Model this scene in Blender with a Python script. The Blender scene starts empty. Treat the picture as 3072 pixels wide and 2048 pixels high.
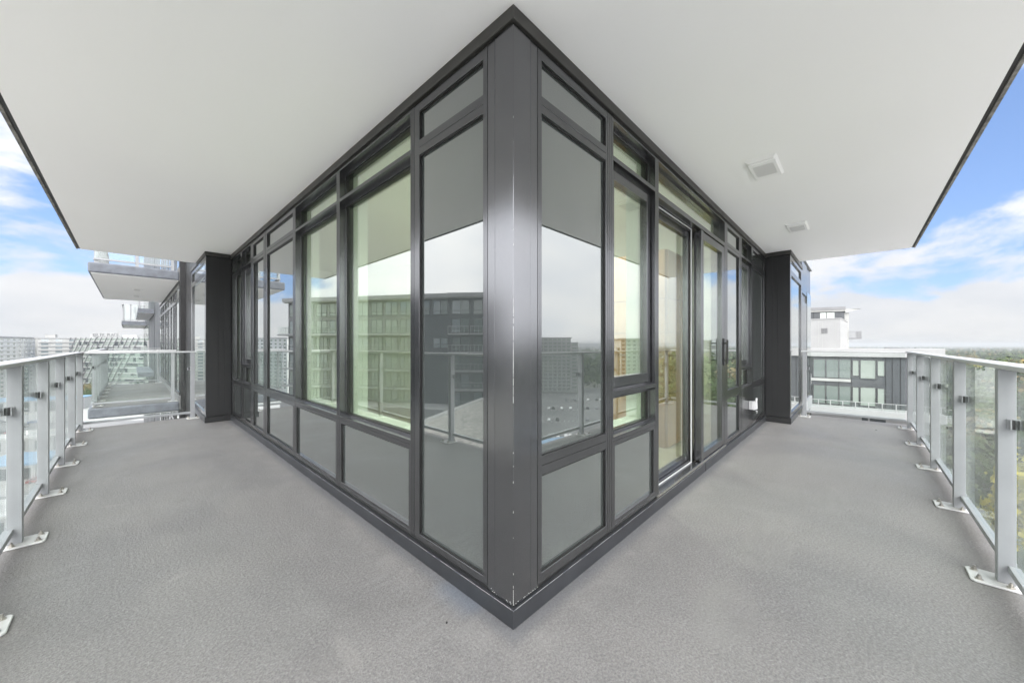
import bpy, math, random
from mathutils import Vector, Matrix
random.seed(7)
S = bpy.context.scene
C = S.collection
R = math.radians

# ------------------------------------------------------------------ camera
cam = bpy.data.cameras.new('camera'); camo = bpy.data.objects.new('camera', cam); C.objects.link(camo)
CU, CV, CH, FPX = -1.112, -1.05, 1.184, 1092.0
camo.location = (CU, CV, CH)
camo.rotation_euler = (R(90), 0, R(-46.43))
cam.sensor_width = 36.0; cam.lens = FPX / 3072 * 36
cam.shift_y = 10 / 3072
cam.clip_start = 0.02; cam.clip_end = 30000
S.camera = camo

# ------------------------------------------------------------------ world / sky
SUN_EL, SUN_AZ = R(42), R(215)
W = bpy.data.worlds.new('World'); S.world = W; W.use_nodes = True
nt = W.node_tree; nt.nodes.clear()
def N(t, **k):
    n = nt.nodes.new(t)
    for a, b in k.items(): setattr(n, a, b)
    return n
def L(a, b): nt.links.new(a, b)
def Mth(op, a, b=None, c=None, clamp=False):
    n = N('ShaderNodeMath', operation=op, use_clamp=clamp)
    for i, v in enumerate((a, b, c)):
        if v is None: continue
        if isinstance(v, (int, float)): n.inputs[i].default_value = v
        else: L(v, n.inputs[i])
    return n.outputs[0]
def Mix(f, a, b, typ='RGBA', blend='MIX'):
    n = N('ShaderNodeMix', data_type=typ)
    if typ == 'RGBA': n.blend_type = blend; ia, ib, o = 6, 7, 2
    else: ia, ib, o = 2, 3, 0
    for i, v in ((0, f), (ia, a), (ib, b)):
        if isinstance(v, (int, float)): n.inputs[i].default_value = v
        elif isinstance(v, tuple): n.inputs[i].default_value = v if len(v) == 4 else (*v, 1)
        else: L(v, n.inputs[i])
    return n.outputs[o]
def Ramp(f, a, b, ia='SMOOTHSTEP'):
    n = N('ShaderNodeMapRange', interpolation_type=ia)
    L(f, n.inputs[0]); n.inputs[1].default_value = a; n.inputs[2].default_value = b
    return n.outputs[0]
sky = N('ShaderNodeTexSky', sky_type='NISHITA', sun_disc=False, sun_elevation=SUN_EL, sun_rotation=SUN_AZ)
sky.air_density = 1.0; sky.dust_density = 0.6; sky.ozone_density = 2.5
tc = N('ShaderNodeTexCoord'); sep = N('ShaderNodeSeparateXYZ'); L(tc.outputs['Generated'], sep.inputs[0])
zc = Mth('MAXIMUM', sep.outputs[2], 0.0)
den = Mth('ADD', zc, 0.30)
px_ = Mth('DIVIDE', sep.outputs[0], den); py_ = Mth('DIVIDE', sep.outputs[1], den)
comb = N('ShaderNodeCombineXYZ'); L(px_, comb.inputs[0]); L(py_, comb.inputs[1])
n1 = N('ShaderNodeTexNoise'); n1.inputs['Scale'].default_value = 1.7; n1.inputs['Detail'].default_value = 9; n1.inputs['Roughness'].default_value = .56; n1.inputs['Distortion'].default_value = .25
mp = N('ShaderNodeMapping'); mp.inputs['Location'].default_value = (3.1, 1.7, 0); L(comb.outputs[0], mp.inputs[0]); L(mp.outputs[0], n1.inputs['Vector'])
n2 = N('ShaderNodeTexNoise'); n2.inputs['Scale'].default_value = 1.9; n2.inputs['Detail'].default_value = 6
mp2 = N('ShaderNodeMapping'); mp2.inputs['Location'].default_value = (9.3, -4.2, 0); L(comb.outputs[0], mp2.inputs[0]); L(mp2.outputs[0], n2.inputs['Vector'])
# cloud cover grows towards the weather side (behind the balcony) and near the horizon
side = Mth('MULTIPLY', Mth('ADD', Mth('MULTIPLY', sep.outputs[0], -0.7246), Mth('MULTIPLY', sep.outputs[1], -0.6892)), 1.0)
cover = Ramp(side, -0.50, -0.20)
hor = Mth('SUBTRACT', 1.0, Ramp(zc, 0.04, 0.27))
thr = Mth('ADD', n1.outputs[0], Mth('ADD', Mth('MULTIPLY', cover, 0.46), Mth('ADD', Mth('MULTIPLY', hor, 0.165), Mth('MULTIPLY', Mth('SUBTRACT', 1.0, Ramp(zc, 0.01, 0.13)), 0.34))))
cl = Ramp(thr, 0.52, 0.65)
# thin overcast with the sun behind it: brighter overhead and towards the sun's side
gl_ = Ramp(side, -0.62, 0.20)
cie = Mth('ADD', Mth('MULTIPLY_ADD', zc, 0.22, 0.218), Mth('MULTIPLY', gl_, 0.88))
shade = Ramp(n2.outputs[0], 0.30, 0.72)
ccol = Mix(shade, (0.84, 0.865, 0.91), (1.0, 1.0, 1.0))
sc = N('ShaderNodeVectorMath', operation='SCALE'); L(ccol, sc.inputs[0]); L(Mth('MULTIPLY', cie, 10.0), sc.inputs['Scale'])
skc = N('ShaderNodeVectorMath', operation='MULTIPLY'); gm = N('ShaderNodeGamma'); gm.inputs[1].default_value = 0.6; L(sky.outputs[0], gm.inputs[0]); L(gm.outputs[0], skc.inputs[0]); skc.inputs[1].default_value = (0.60, 0.73, 1.00)
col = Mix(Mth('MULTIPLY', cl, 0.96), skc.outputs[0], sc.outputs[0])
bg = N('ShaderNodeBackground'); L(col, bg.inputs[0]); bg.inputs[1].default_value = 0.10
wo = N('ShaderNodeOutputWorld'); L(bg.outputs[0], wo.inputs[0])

# ------------------------------------------------------------------ sun (soft, overcast)
sl = bpy.data.lights.new('sun', 'SUN'); sl.energy = 0.9; sl.angle = R(40); sl.color = (1.0, .96, .9)
so = bpy.data.objects.new('sun', sl); C.objects.link(so)
sd = Vector((math.sin(SUN_AZ) * math.cos(SUN_EL), math.cos(SUN_AZ) * math.cos(SUN_EL), math.sin(SUN_EL)))
so.rotation_euler = sd.to_track_quat('Z', 'Y').to_euler(); so.location = (0, 0, 30)

S.view_settings.view_transform = 'Standard'; S.view_settings.look = 'None'
S.view_settings.exposure = 2.0; S.view_settings.gamma = 1.0; S.view_settings.use_curve_mapping = False
S.render.engine = 'CYCLES'
S.cycles.use_denoising = True
S.cycles.max_bounces = 14; S.cycles.diffuse_bounces = 5; S.cycles.glossy_bounces = 5
S.cycles.transmission_bounces = 8; S.cycles.transparent_max_bounces = 24; S.cycles.volume_bounces = 1
S.cycles.sample_clamp_indirect = 8.0

# ------------------------------------------------------------------ materials
MATS = {}
def mat(name, base=(.5, .5, .5), rough=.5, metal=0.0, spec=.5, emit=None, coat=0.0):
    m = bpy.data.materials.new(name); m.use_nodes = True
    b = m.node_tree.nodes['Principled BSDF']
    b.inputs['Base Color'].default_value = (*base, 1); b.inputs['Roughness'].default_value = rough
    b.inputs['Metallic'].default_value = metal; b.inputs['Specular IOR Level'].default_value = spec
    b.inputs['Coat Weight'].default_value = coat
    if emit:
        b.inputs['Emission Color'].default_value = (*emit[0], 1); b.inputs['Emission Strength'].default_value = emit[1]
    MATS[name] = m
    return m
class G:
    """node shorthand on a material"""
    def __init__(s, m):
        s.t = m.node_tree; s.b = s.t.nodes.get('Principled BSDF'); s.o = s.t.nodes.get('Material Output')
    def n(s, t, **k):
        x = s.t.nodes.new(t)
        for a, b in k.items(): setattr(x, a, b)
        return x
    def l(s, a, b): s.t.links.new(a, b)
    def tex(s, scale, detail=4, rough=.5, coord='Object', stretch=(1, 1, 1), dist=0.0, loc=(0, 0, 0)):
        c = s.n('ShaderNodeTexCoord'); m = s.n('ShaderNodeMapping'); m.inputs['Scale'].default_value = stretch; m.inputs['Location'].default_value = loc
        s.l(c.outputs[coord], m.inputs[0]); x = s.n('ShaderNodeTexNoise')
        x.inputs['Scale'].default_value = scale; x.inputs['Detail'].default_value = detail; x.inputs['Roughness'].default_value = rough; x.inputs['Distortion'].default_value = dist
        s.l(m.outputs[0], x.inputs['Vector']); return x.outputs[0]
    def ramp(s, f, a, b, lo=0.0, hi=1.0, it='SMOOTHSTEP'):
        x = s.n('ShaderNodeMapRange', interpolation_type=it); s.l(f, x.inputs[0])
        for i, v in ((1, a), (2, b), (3, lo), (4, hi)): x.inputs[i].default_value = v
        return x.outputs[0]
    def mix(s, f, a, b, blend='MIX'):
        x = s.n('ShaderNodeMix', data_type='RGBA', blend_type=blend)
        for i, v in ((0, f), (6, a), (7, b)):
            if isinstance(v, (int, float)): x.inputs[i].default_value = v
            elif isinstance(v, tuple): x.inputs[i].default_value = (*v, 1)
            else: s.l(v, x.inputs[i])
        return x.outputs[2]
    def math(s, op, a, b=None, clamp=False):
        x = s.n('ShaderNodeMath', operation=op, use_clamp=clamp)
        for i, v in enumerate((a, b)):
            if v is None: continue
            if isinstance(v, (int, float)): x.inputs[i].default_value = v
            else: s.l(v, x.inputs[i])
        return x.outputs[0]
    def bump(s, h, strength=.3, dist=.01):
        x = s.n('ShaderNodeBump'); x.inputs['Strength'].default_value = strength; x.inputs['Distance'].default_value = dist
        s.l(h, x.inputs['Height']); s.l(x.outputs[0], s.b.inputs['Normal']); return x

def dusty(name, base, rough, metal=0.0, var=.12, scale=6, scratch=0.0, spec=.5):
    m = mat(name, base, rough, metal, spec); g = G(m)
    a = g.tex(scale, 6, .6); f = g.ramp(a, .3, .7)
    c = g.mix(f, tuple(v * (1 - var) for v in base), tuple(min(1, v * (1 + var)) for v in base))
    if scratch:
        s1 = g.tex(220, 3, .7, stretch=(1, 1, .06)); s2 = g.tex(3.5, 3, .6)
        k = g.math('MULTIPLY', g.ramp(s1, .70, .76), g.ramp(s2, .56, .66))
        c = g.mix(g.math('MULTIPLY', k, scratch), c, (.55, .55, .53))
    g.l(c, g.b.inputs['Base Color'])
    r = g.ramp(a, .25, .8, rough * .85, min(1, rough * 1.2)); g.l(r, g.b.inputs['Roughness'])
    return m
dusty('dark_metal', (.145, .146, .152), .20, .90, .04, 3)
dusty('corner_metal', (.175, .176, .183), .20, .92, .04, 2)
dusty('pier_metal', (.024, .024, .025), .45, .1, .08, 4, spec=.3)
dusty('trim_metal', (.060, .059, .055), .45, .4, .12, 6)
dusty('curb_metal', (.085, .088, .097), .32, .75, .12, 4)
dusty('steel', (.42, .40, .37), .38, .9, .2, 40)
mat('gasket', (.006, .006, .006), .5); mat('slot_grey', (.40, .40, .40), .8)
dusty('rail_paint', (.265, .272, .285), .42, 0, .05, 5, scratch=.0)
dusty('rail_paint_skylit', (.46, .465, .475), .4, 0, .04, 5)  # same rail paint, lightened to put the skylight on top into the colour
dusty('plate_paint', (.48, .48, .475), .45, 0, .06, 20)
dusty('white_trim', (.45, .45, .44), .45, 0, .03, 8)
dusty('white_plastic', (.50, .50, .51), .35, 0, .03, 8)
# white painted soffit
m = mat('soffit_paint', (.93, .93, .93), .85); g = G(m)
a = g.tex(.55, 3, .5); c = g.mix(g.ramp(a, .3, .7), (.92, .92, .92), (.94, .94, .94)); g.l(c, g.b.inputs['Base Color'])
g.bump(g.tex(55, 5, .6), .08, .004)
dusty('edge_concrete', (.115, .125, .145), .7, 0, .22, 9)
G(MATS['edge_concrete']).bump(G(MATS['edge_concrete']).tex(30, 5, .6), .4, .006)
dusty('drip_edge', (.20, .195, .18), .8, 0, .5, 11)
# grey traffic membrane on the balcony floor
m = mat('deck_membrane', (.27, .262, .26), .62); g = G(m)
big = g.tex(.9, 5, .6, dist=.6); mid = g.tex(4.5, 6, .6, dist=.4, stretch=(1, .55, 1)); fine = g.tex(75, 5, .75); fine2 = g.tex(120, 2, .6); sm = g.tex(1.3, 3, .5, loc=(5.3, 2.1, 0))
c = g.mix(g.ramp(big, .32, .68), (.130, .124, .123), (.172, .162, .156))
c = g.mix(g.math('MULTIPLY', g.ramp(mid, .48, .66), .45), c, (.185, .178, .172))
c = g.mix(g.ramp(fine, .38, .62, 0, .60), c, (.25, .246, .24))
c = g.mix(g.ramp(fine2, .60, .34, 0, .50), c, (.075, .075, .08))
# trowelled streaks
st = g.tex(9, 5, .65, stretch=(.35, 2.4, 1), loc=(2, 0, 0)); patch = g.tex(.75, 2, .4, loc=(11, 4, 0))
pk = g.math('MULTIPLY', g.ramp(st, .50, .64), g.ramp(patch, .54, .62)); c = g.mix(g.math('MULTIPLY', pk, .45), c, (.20, .197, .194))
# worn pale line along the wall foot, where the membrane laps up
geo = g.n('ShaderNodeNewGeometry'); sp = g.n('ShaderNodeSeparateXYZ'); g.l(geo.outputs['Position'], sp.inputs[0])
dist = g.math('MINIMUM', g.math('ABSOLUTE', g.math('MINIMUM', g.math('MAXIMUM', sp.outputs[0], -9.0), 9.0)), g.math('ABSOLUTE', sp.outputs[1]))
mxd = g.math('MULTIPLY', g.math('MAXIMUM', sp.outputs[0], sp.outputs[1]), -1.0)
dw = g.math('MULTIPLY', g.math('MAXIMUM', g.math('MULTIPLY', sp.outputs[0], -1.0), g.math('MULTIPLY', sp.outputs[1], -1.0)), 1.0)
band = g.math('MULTIPLY', g.ramp(dw, .26, .14), g.ramp(dw, .05, .11)); wn = g.tex(5, 6, .75, dist=.5)
c = g.mix(g.math('MULTIPLY', g.math('MULTIPLY', band, g.ramp(wn, .35, .75)), .32), c, (.26, .25, .24))
foot_dark = g.math('MULTIPLY', g.ramp(dw, .10, .03), .5); c = g.mix(foot_dark, c, (.10, .105, .12))  # darker strip tight against the wall foot
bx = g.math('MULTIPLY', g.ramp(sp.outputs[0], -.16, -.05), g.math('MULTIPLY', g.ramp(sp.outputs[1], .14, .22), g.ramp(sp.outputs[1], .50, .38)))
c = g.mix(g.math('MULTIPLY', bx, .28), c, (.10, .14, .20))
# a few smooth trowelled repairs and pale water marks on the right arm
for (ux, vy, ra, rb) in ((.72, -.62, .26, .12), (1.5, -.66, .34, .13), (-.15, -.55, .20, .10), (2.6, -.9, .30, .10)):
    ex = g.math('POWER', g.math('DIVIDE', g.math('ABSOLUTE', g.math('SUBTRACT', sp.outputs[0], ux)), ra), 2.0); ey = g.math('POWER', g.math('DIVIDE', g.math('ABSOLUTE', g.math('SUBTRACT', sp.outputs[1], vy)), rb), 2.0)
    e_ = g.math('ADD', g.math('ADD', ex, ey), g.math('MULTIPLY', mid, .8))
    c = g.mix(g.math('MULTIPLY', g.ramp(e_, 1.5, 1.2), .45), c, g.mix(st, (.125, .122, .120), (.215, .208, .20)))
wm = g.tex(2.2, 7, .7, dist=1.2, loc=(7, 3, 1)); c = g.mix(g.ramp(wm, .60, .72, 0, .30), c, (.26, .25, .235))
dk = g.tex(1.6, 6, .7, dist=.8, loc=(1, 9, 4)); c = g.mix(g.ramp(dk, .56, .74, 0, .35), c, (.095, .092, .09))
ed = g.ramp(dw, 1.30, 1.62); c = g.mix(g.math('MULTIPLY', ed, g.ramp(mid, .35, .6, .15, .5)), c, (.115, .108, .10))
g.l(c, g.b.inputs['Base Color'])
h = g.math('ADD', g.math('MULTIPLY', fine, .7), g.math('MULTIPLY', mid, .5)); g.bump(h, .8, .012)
g.l(g.ramp(big, .3, .7, .5, .72), g.b.inputs['Roughness'])

def glassmat(name, tint, f0, pw=3.0, wob=0.0, gross=0.0, opaque=None):
    """pane: light passes through tinted, the rest mirrors; reflectance grows towards grazing like a coated double unit"""
    m = bpy.data.materials.new(name); m.use_nodes = True; t = m.node_tree; t.nodes.clear(); g = G(m)
    o = g.n('ShaderNodeOutputMaterial'); lw = g.n('ShaderNodeLayerWeight'); lw.inputs[0].default_value = .5
    p = g.math('POWER', lw.outputs['Facing'], pw); fac = g.math('ADD', g.math('MULTIPLY', p, 1 - f0), f0, clamp=True)
    gl = g.n('ShaderNodeBsdfGlossy'); gl.inputs['Roughness'].default_value = gross; gl.inputs['Color'].default_value = (.97, .985, .97, 1)
    if opaque:
        tr = g.n('ShaderNodeBsdfDiffuse'); tr.inputs[0].default_value = (*opaque, 1)
    else:
        tr = g.n('ShaderNodeBsdfTransparent'); tr.inputs[0].default_value = (*tint, 1)
    mx = g.n('ShaderNodeMixShader'); g.l(fac, mx.inputs[0]); g.l(tr.outputs[0], mx.inputs[1]); g.l(gl.outputs[0], mx.inputs[2]); g.l(mx.outputs[0], o.inputs[0])
    if wob:
        nz = g.tex(.8, 2, .4); b = g.n('ShaderNodeBump'); b.inputs['Strength'].default_value = 1.0; b.inputs['Distance'].default_value = wob
        g.l(nz, b.inputs['Height']); g.l(b.outputs[0], gl.inputs['Normal'])
    MATS[name] = m; return m
glassmat('vision_glass', (.885, .95, .865), .098, 2.6, wob=.0006)
glassmat('spandrel_glass', None, .115, 2.1, wob=.0006, opaque=(.060, .068, .066))
glassmat('rail_glass', (.955, .975, .965), .035, 6.0)
glassmat('far_glass', None, .22, 2.5, opaque=(.09, .115, .11))
glassmat('far_glass_green', None, .16, 2.5, opaque=(.22, .25, .225))
glassmat('far_glass_blue', None, .22, 2.5, opaque=(.17, .20, .215))
dusty('vent_white', (.88, .88, .88), .4, 0, .02, 8)
dusty('reveal_white', (.74, .76, .72), .6, 0, .02, 3)
dusty('room_paint', (.80, .80, .76), .8, 0, .03, 1)
dusty('blind_fabric', (.70, .72, .68), .9, 0, .05, 4)
m = mat('oak_floor', (.50, .43, .34), .35); g = G(m)
wv = g.tex(3, 6, .6, stretch=(14, 1, 1)); g.l(g.mix(wv, (.40, .34, .27), (.62, .55, .45)), g.b.inputs['Base Color'])
m = mat('walnut_board', (.20, .095, .035), .4); g = G(m)
wv = g.tex(2.5, 7, .65, stretch=(10, 10, .5)); g.l(g.mix(wv, (.26, .13, .05), (.48, .27, .12)), g.b.inputs['Base Color'])
mat('lamp_glow', (1, 1, 1), .5, emit=((1, .96, .88), 2))
# neighbourhood
dusty('white_render', (.285, .285, .285), .7, 0, .05, .6)
dusty('pale_concrete', (.33, .33, .32), .8, 0, .12, .4)
dusty('grey_render', (.17, .17, .175), .8, 0, .1, .4)
dusty('charcoal_panel', (.062, .066, .072), .45, .2, .12, .8)
dusty('bright_render', (.50, .51, .50), .7, 0, .05, .4)
dusty('warm_render', (.46, .41, .35), .8, 0, .15, .4)
dusty('brick_red', (.26, .13, .10), .85, 0, .2, .8)
dusty('dark_window', (.03, .037, .042), .15, 0, .1, 1)
dusty('blue_roof', (.20, .33, .47), .6, 0, .15, .5)
dusty('roof_membrane', (.40, .40, .39), .9, 0, .2, .3)
m = mat('gravel', (.30, .29, .27), .95); g = G(m)
a = g.tex(5.5, 5, .8); g.l(g.mix(g.ramp(a, .35, .65), (.17, .165, .15), (.46, .44, .40)), g.b.inputs['Base Color']); g.bump(a, .8, .05)
m = mat('asphalt', (.075, .075, .078), .85); g = G(m)
a = g.tex(.05, 5, .6); g.l(g.mix(g.ramp(a, .3, .7), (.10, .10, .10), (.17, .17, .168)), g.b.inputs['Base Color'])
m = mat('ground_cover', (.1, .12, .06), .95); g = G(m)
a = g.tex(.006, 6, .65); b_ = g.tex(.03, 5, .6, loc=(40, 3, 0)); c = g.mix(g.ramp(a, .38, .6), (.15, .155, .115), (.33, .32, .31)); c = g.mix(g.ramp(b_, .52, .66), c, (.22, .22, .215)); g.l(c, g.b.inputs['Base Color'])
m = mat('grass', (.06, .09, .03), .95); g = G(m); a = g.tex(.08, 6, .7); g.l(g.mix(g.ramp(a, .3, .7), (.045, .07, .02), (.12, .13, .05)), g.b.inputs['Base Color'])
mat('road_paint', (.7, .7, .68), .7)
mat('bark', (.07, .055, .04), .9)
for nm, cols in (('foliage', [(.028, .050, .016), (.05, .075, .022), (.085, .105, .03)]), ('foliage_autumn', [(.10, .10, .04), (.17, .13, .05), (.13, .085, .05)]), ('foliage_yellow', [(.30, .28, .035), (.42, .36, .04), (.24, .24, .04)]), ('foliage_conifer', [(.022, .042, .020), (.03, .052, .026), (.045, .065, .03)])):
    m = mat(nm, cols[0], .8, 0, .2); g = G(m)
    oi = g.n('ShaderNodeObjectInfo'); cr = g.n('ShaderNodeValToRGB'); cr.color_ramp.elements[0].color = (*cols[0], 1); cr.color_ramp.elements[1].color = (*cols[2], 1)
    e = cr.color_ramp.elements.new(.5); e.color = (*cols[1], 1)
    nz = g.tex(.35, 3, .6); g.l(g.math('ADD', g.math('MULTIPLY', oi.outputs['Random'], .6), g.math('MULTIPLY', nz, .5)), cr.inputs[0])
    g.l(cr.outputs[0], g.b.inputs['Base Color'])
for nm, c in (('car_white', (.75, .75, .75)), ('car_grey', (.18, .18, .19)), ('car_black', (.02, .02, .022)), ('car_red', (.30, .03, .03)), ('car_blue', (.04, .09, .22))):
    mat(nm, c, .25, .2, coat=.6)
mat('tyre', (.02, .02, .02), .8)
m = bpy.data.materials.new('haze_air'); m.use_nodes = True; m.node_tree.nodes.clear(); g = G(m)
o = g.n('ShaderNodeOutputMaterial'); v = g.n('ShaderNodeVolumePrincipled'); v.inputs['Color'].default_value = (.43, .445, .465, 1); v.inputs['Density'].default_value = .00028; v.inputs['Anisotropy'].default_value = .0
g.l(v.outputs[0], o.inputs['Volume']); MATS['haze_air'] = m

# ------------------------------------------------------------------ mesh helpers
class MB:
    def __init__(s): s.v = []; s.f = []; s.m = []
    def poly(s, pts, m=0):
        i = len(s.v); s.v += [tuple(p) for p in pts]; s.f.append(tuple(range(i, i + len(pts)))); s.m.append(m)
    def hexa(s, p, m=0):
        i = len(s.v); s.v += [tuple(q) for q in p]
        for a in ((0, 3, 2, 1), (4, 5, 6, 7), (0, 1, 5, 4), (1, 2, 6, 5), (2, 3, 7, 6), (3, 0, 4, 7)):
            s.f.append(tuple(i + k for k in a)); s.m.append(m)
    def box(s, x0, x1, y0, y1, z0, z1, m=0):
        if x0 > x1: x0, x1 = x1, x0
        if y0 > y1: y0, y1 = y1, y0
        s.hexa([(x0, y0, z0), (x1, y0, z0), (x1, y1, z0), (x0, y1, z0), (x0, y0, z1), (x1, y0, z1), (x1, y1, z1), (x0, y1, z1)], m)
        return s
    def prism(s, pts, z0, z1, m=0):
        n = len(pts); i = len(s.v)
        s.v += [(x, y, z0) for x, y in pts] + [(x, y, z1) for x, y in pts]
        s.f.append(tuple(i + k for k in reversed(range(n)))); s.m.append(m)
        s.f.append(tuple(i + n + k for k in range(n))); s.m.append(m)
        for k in range(n):
            s.f.append((i + k, i + (k + 1) % n, i + n + (k + 1) % n, i + n + k)); s.m.append(m)
        return s
    def cyl(s, a, b, r0, r1=None, n=8, m=0):
        a = Vector(a); b = Vector(b); r1 = r0 if r1 is None else r1
        d = (b - a).normalized(); u = d.orthogonal().normalized(); w = d.cross(u); i = len(s.v)
        for c, r in ((a, r0), (b, r1)):
            for k in range(n):
                t = 2 * math.pi * k / n; s.v.append(tuple(c + u * math.cos(t) * r + w * math.sin(t) * r))
        for k in range(n): s.f.append((i + k, i + (k + 1) % n, i + n + (k + 1) % n, i + n + k)); s.m.append(m)
        s.f.append(tuple(i + k for k in reversed(range(n)))); s.m.append(m)
        s.f.append(tuple(i + n + k for k in range(n))); s.m.append(m)
        return s
    def mesh(s, name, mats):
        me = bpy.data.meshes.new(name); me.from_pydata(s.v, [], s.f)
        for x in ([mats] if isinstance(mats, str) else mats): me.materials.append(MATS[x])
        if any(s.m): me.polygons.foreach_set('material_index', s.m)
        me.update(); return me
    def build(s, name, mats, parent=None, bevel=0.0, seg=1, smooth=False):
        o = bpy.data.objects.new(name, s.mesh(name, mats)); C.objects.link(o)
        if parent: o.parent = parent
        if bevel:
            b = o.modifiers.new('bevel', 'BEVEL'); b.width = bevel; b.segments = seg; b.limit_method = 'ANGLE'; b.harden_normals = False
        if smooth: o.data.polygons.foreach_set('use_smooth', [True] * len(o.data.polygons))
        return o
def tag(o, label=None, cat=None, group=None, kind=None):
    if label: o['label'] = label
    if cat: o['category'] = cat
    if group: o['group'] = group
    if kind: o['kind'] = kind
    return o
def empty(name, loc=(0, 0, 0), rz=0, label=None, cat=None, group=None, kind=None):
    o = bpy.data.objects.new(name, None); C.objects.link(o); o.location = loc; o.rotation_euler = (0, 0, rz); o.empty_display_size = .2
    return tag(o, label, cat, group, kind)
def put(name, me, parent, loc=(0, 0, 0), rz=0, sc=(1, 1, 1)):
    o = bpy.data.objects.new(name, me); C.objects.link(o); o.parent = parent; o.location = loc; o.rotation_euler = (0, 0, rz); o.scale = sc; return o

# bearings from the balcony: column x of the survey picture and distance k straight ahead -> plan position
UX, UY = 0.689, 0.7246
def pos(x, k):
    X = (x - 1536) / FPX * k; Y = k; cx, cy = 4 / FPX * 1.529, 1.529
    dx, dy = X - cx, Y - cy
    return (dx * UX + dy * UY, -dx * UY + dy * UX)
def mirL(p): return (0.06 - p[0], p[1])
def mirR(p): return (p[0], 0.05 - p[1])
GZ = -38.0

# ================================================================== GROUND AND AIR
mb = MB(); mb.poly([(-7000, -7000, GZ), (7000, -7000, GZ), (7000, 7000, GZ), (-7000, 7000, GZ)]); tag(mb.build('ground', 'ground_cover'), kind='structure')
mb = MB(); mb.box(-7400, 7400, -7400, 7400, GZ - 1.2, 17); tag(mb.build('haze', 'haze_air'), kind='stuff')

# ================================================================== BALCONY SLAB AND SOFFIT
LPOLY = lambda e, a, b: [(-e, -e), (a, -e), (a, 0.02), (0.02, 0.02), (0.02, b), (-e, b)]
mb = MB(); mb.prism([(-1.66, -1.66), (6.82, -1.66), (6.82, .05), (.05, .05), (.05, 6.88), (-1.66, 6.88)], -.035, 0.0)
tag(mb.build('balcony_floor', 'deck_membrane', bevel=.006), kind='structure')
mb = MB(); mb.prism([(-1.652, -1.652), (6.812, -1.652), (6.812, .05), (.05, .05), (.05, 6.872), (-1.652, 6.872)], -.20, -.0352); tag(mb.build('balcony_slab', 'edge_concrete'), kind='structure')
mb = MB(); mb.prism([(-1.612, -1.612), (6.765, -1.612), (6.765, .30), (.30, .30), (.30, 7.29), (-1.612, 7.29)], 2.60, 2.79); cl_ = mb.build('balcony_ceiling', 'soffit_paint'); tag(cl_, kind='structure')
mb = MB()   # fascia with a drip groove round the outer edge of the slab above
mb.box(-1.652, -1.634, -1.652, 7.30, 2.597, 2.80); mb.box(-1.634, -1.6122, -1.634, 7.30, 2.606, 2.80, 1)
mb.box(-1.634, 6.775, -1.652, -1.634, 2.597, 2.80); mb.box(-1.6122, 6.775, -1.634, -1.6122, 2.606, 2.80, 1)
mb.build('slab_fascia', ['drip_edge', 'gasket'], cl_)

# ================================================================== THE APARTMENT FACADE
apt = empty('apartment', (0, 0, 0), label='charcoal metal and glass corner apartment thrusting out between the two arms of the balcony', cat='apartment')
class WB(MB):
    """box in wall coordinates: s along the wall from the corner, t into the building"""
    def __init__(s, side): super().__init__(); s.side = side
    def w(s, s0, s1, t0, t1, z0, z1, m=0):
        if s.side == 'L': s.box(t0, t1, s0, s1, z0, z1, m)
        else: s.box(s0, s1, t0, t1, z0, z1, m)
        return s
Z0, Z1 = .098, 2.535
# corner post: folded cladding with seams
mb = MB(); mb.box(0, .113, 0, .113, .086, 2.538)
mb.build('corner_post', 'corner_metal', apt, bevel=.0022, seg=2)
for sd_ in 'LR':
    mb = WB(sd_); mb.w(.1150, .1600, .0015, .05, .088, 2.537); mb.build('cladding_strip', 'corner_metal', apt, bevel=.001)
# paint knocked off the edges
rc = random.Random(9); mb = MB(); z = .09
while z < 2.2:
    hot = .92 < z < 1.36 or z < .16; h = rc.uniform(.006, .045) if hot else rc.uniform(.002, .012); w_ = rc.uniform(.0005, .0010) if hot else .0005
    mb.box(-.0003, w_, -.0003, w_, z, z + h); z += h + (rc.uniform(.0, .012) if hot else rc.uniform(.03, .22))
for i in range(26):
    s_ = rc.uniform(.0, .16); r_ = rc.uniform(.0006, .0022); zz = .0885 + abs(rc.gauss(0, .004)); a = (s_, s_ + r_ * 2)
    if i % 3: mb.box(a[0], a[1], -.0012, .002, zz, zz + r_)
    else: mb.box(-.0012, .002, a[0], a[1], zz, zz + r_)
for (s0, s1) in ((.0, 2.4),):
    z = .0795; s_ = 0
    while s_ < 2.4:
        l_ = rc.uniform(.02, .2); mb.box(s_, s_ + l_, -.0143, -.0133, z + .0003, .0803); mb.box(-.0143, -.0133, s_, s_ + l_, z + .0003, .0803); s_ += l_ + rc.uniform(.0, .05)
tag(mb.build('chipped_edge', 'white_trim', apt), kind='stuff')
mb = MB(); mb.box(.113, .3, .113, .3, .09, 2.53); mb.build('corner_core', 'gasket', apt)
# base flashing (curb) and head trim
mb = MB(); mb.prism([(-.014, -.014), (5.70, -.014), (5.70, .03), (.03, .03), (.03, 6.12), (-.014, 6.12)], 0.001, .080)
mb.build('base_flashing', 'curb_metal', apt, bevel=.0015)
mb = MB(); mb.prism([(.004, .004), (5.70, .004), (5.70, .03), (.03, .03), (.03, 6.12), (.004, 6.12)], .0805, .0975); mb.build('flashing_shadow_gap', 'gasket', apt)
mb = MB(); mb.prism([(-.013, -.013), (5.70, -.013), (5.70, .04), (.04, .04), (.04, 6.12), (-.013, 6.12)], 2.541, 2.599)
mb.build('head_trim', 'trim_metal', apt, bevel=.0015)
mb = MB(); mb.box(2.605, 2.611, -.0165, -.0142, .004, .080); mb.build('flashing_joint', 'gasket', apt)

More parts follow.
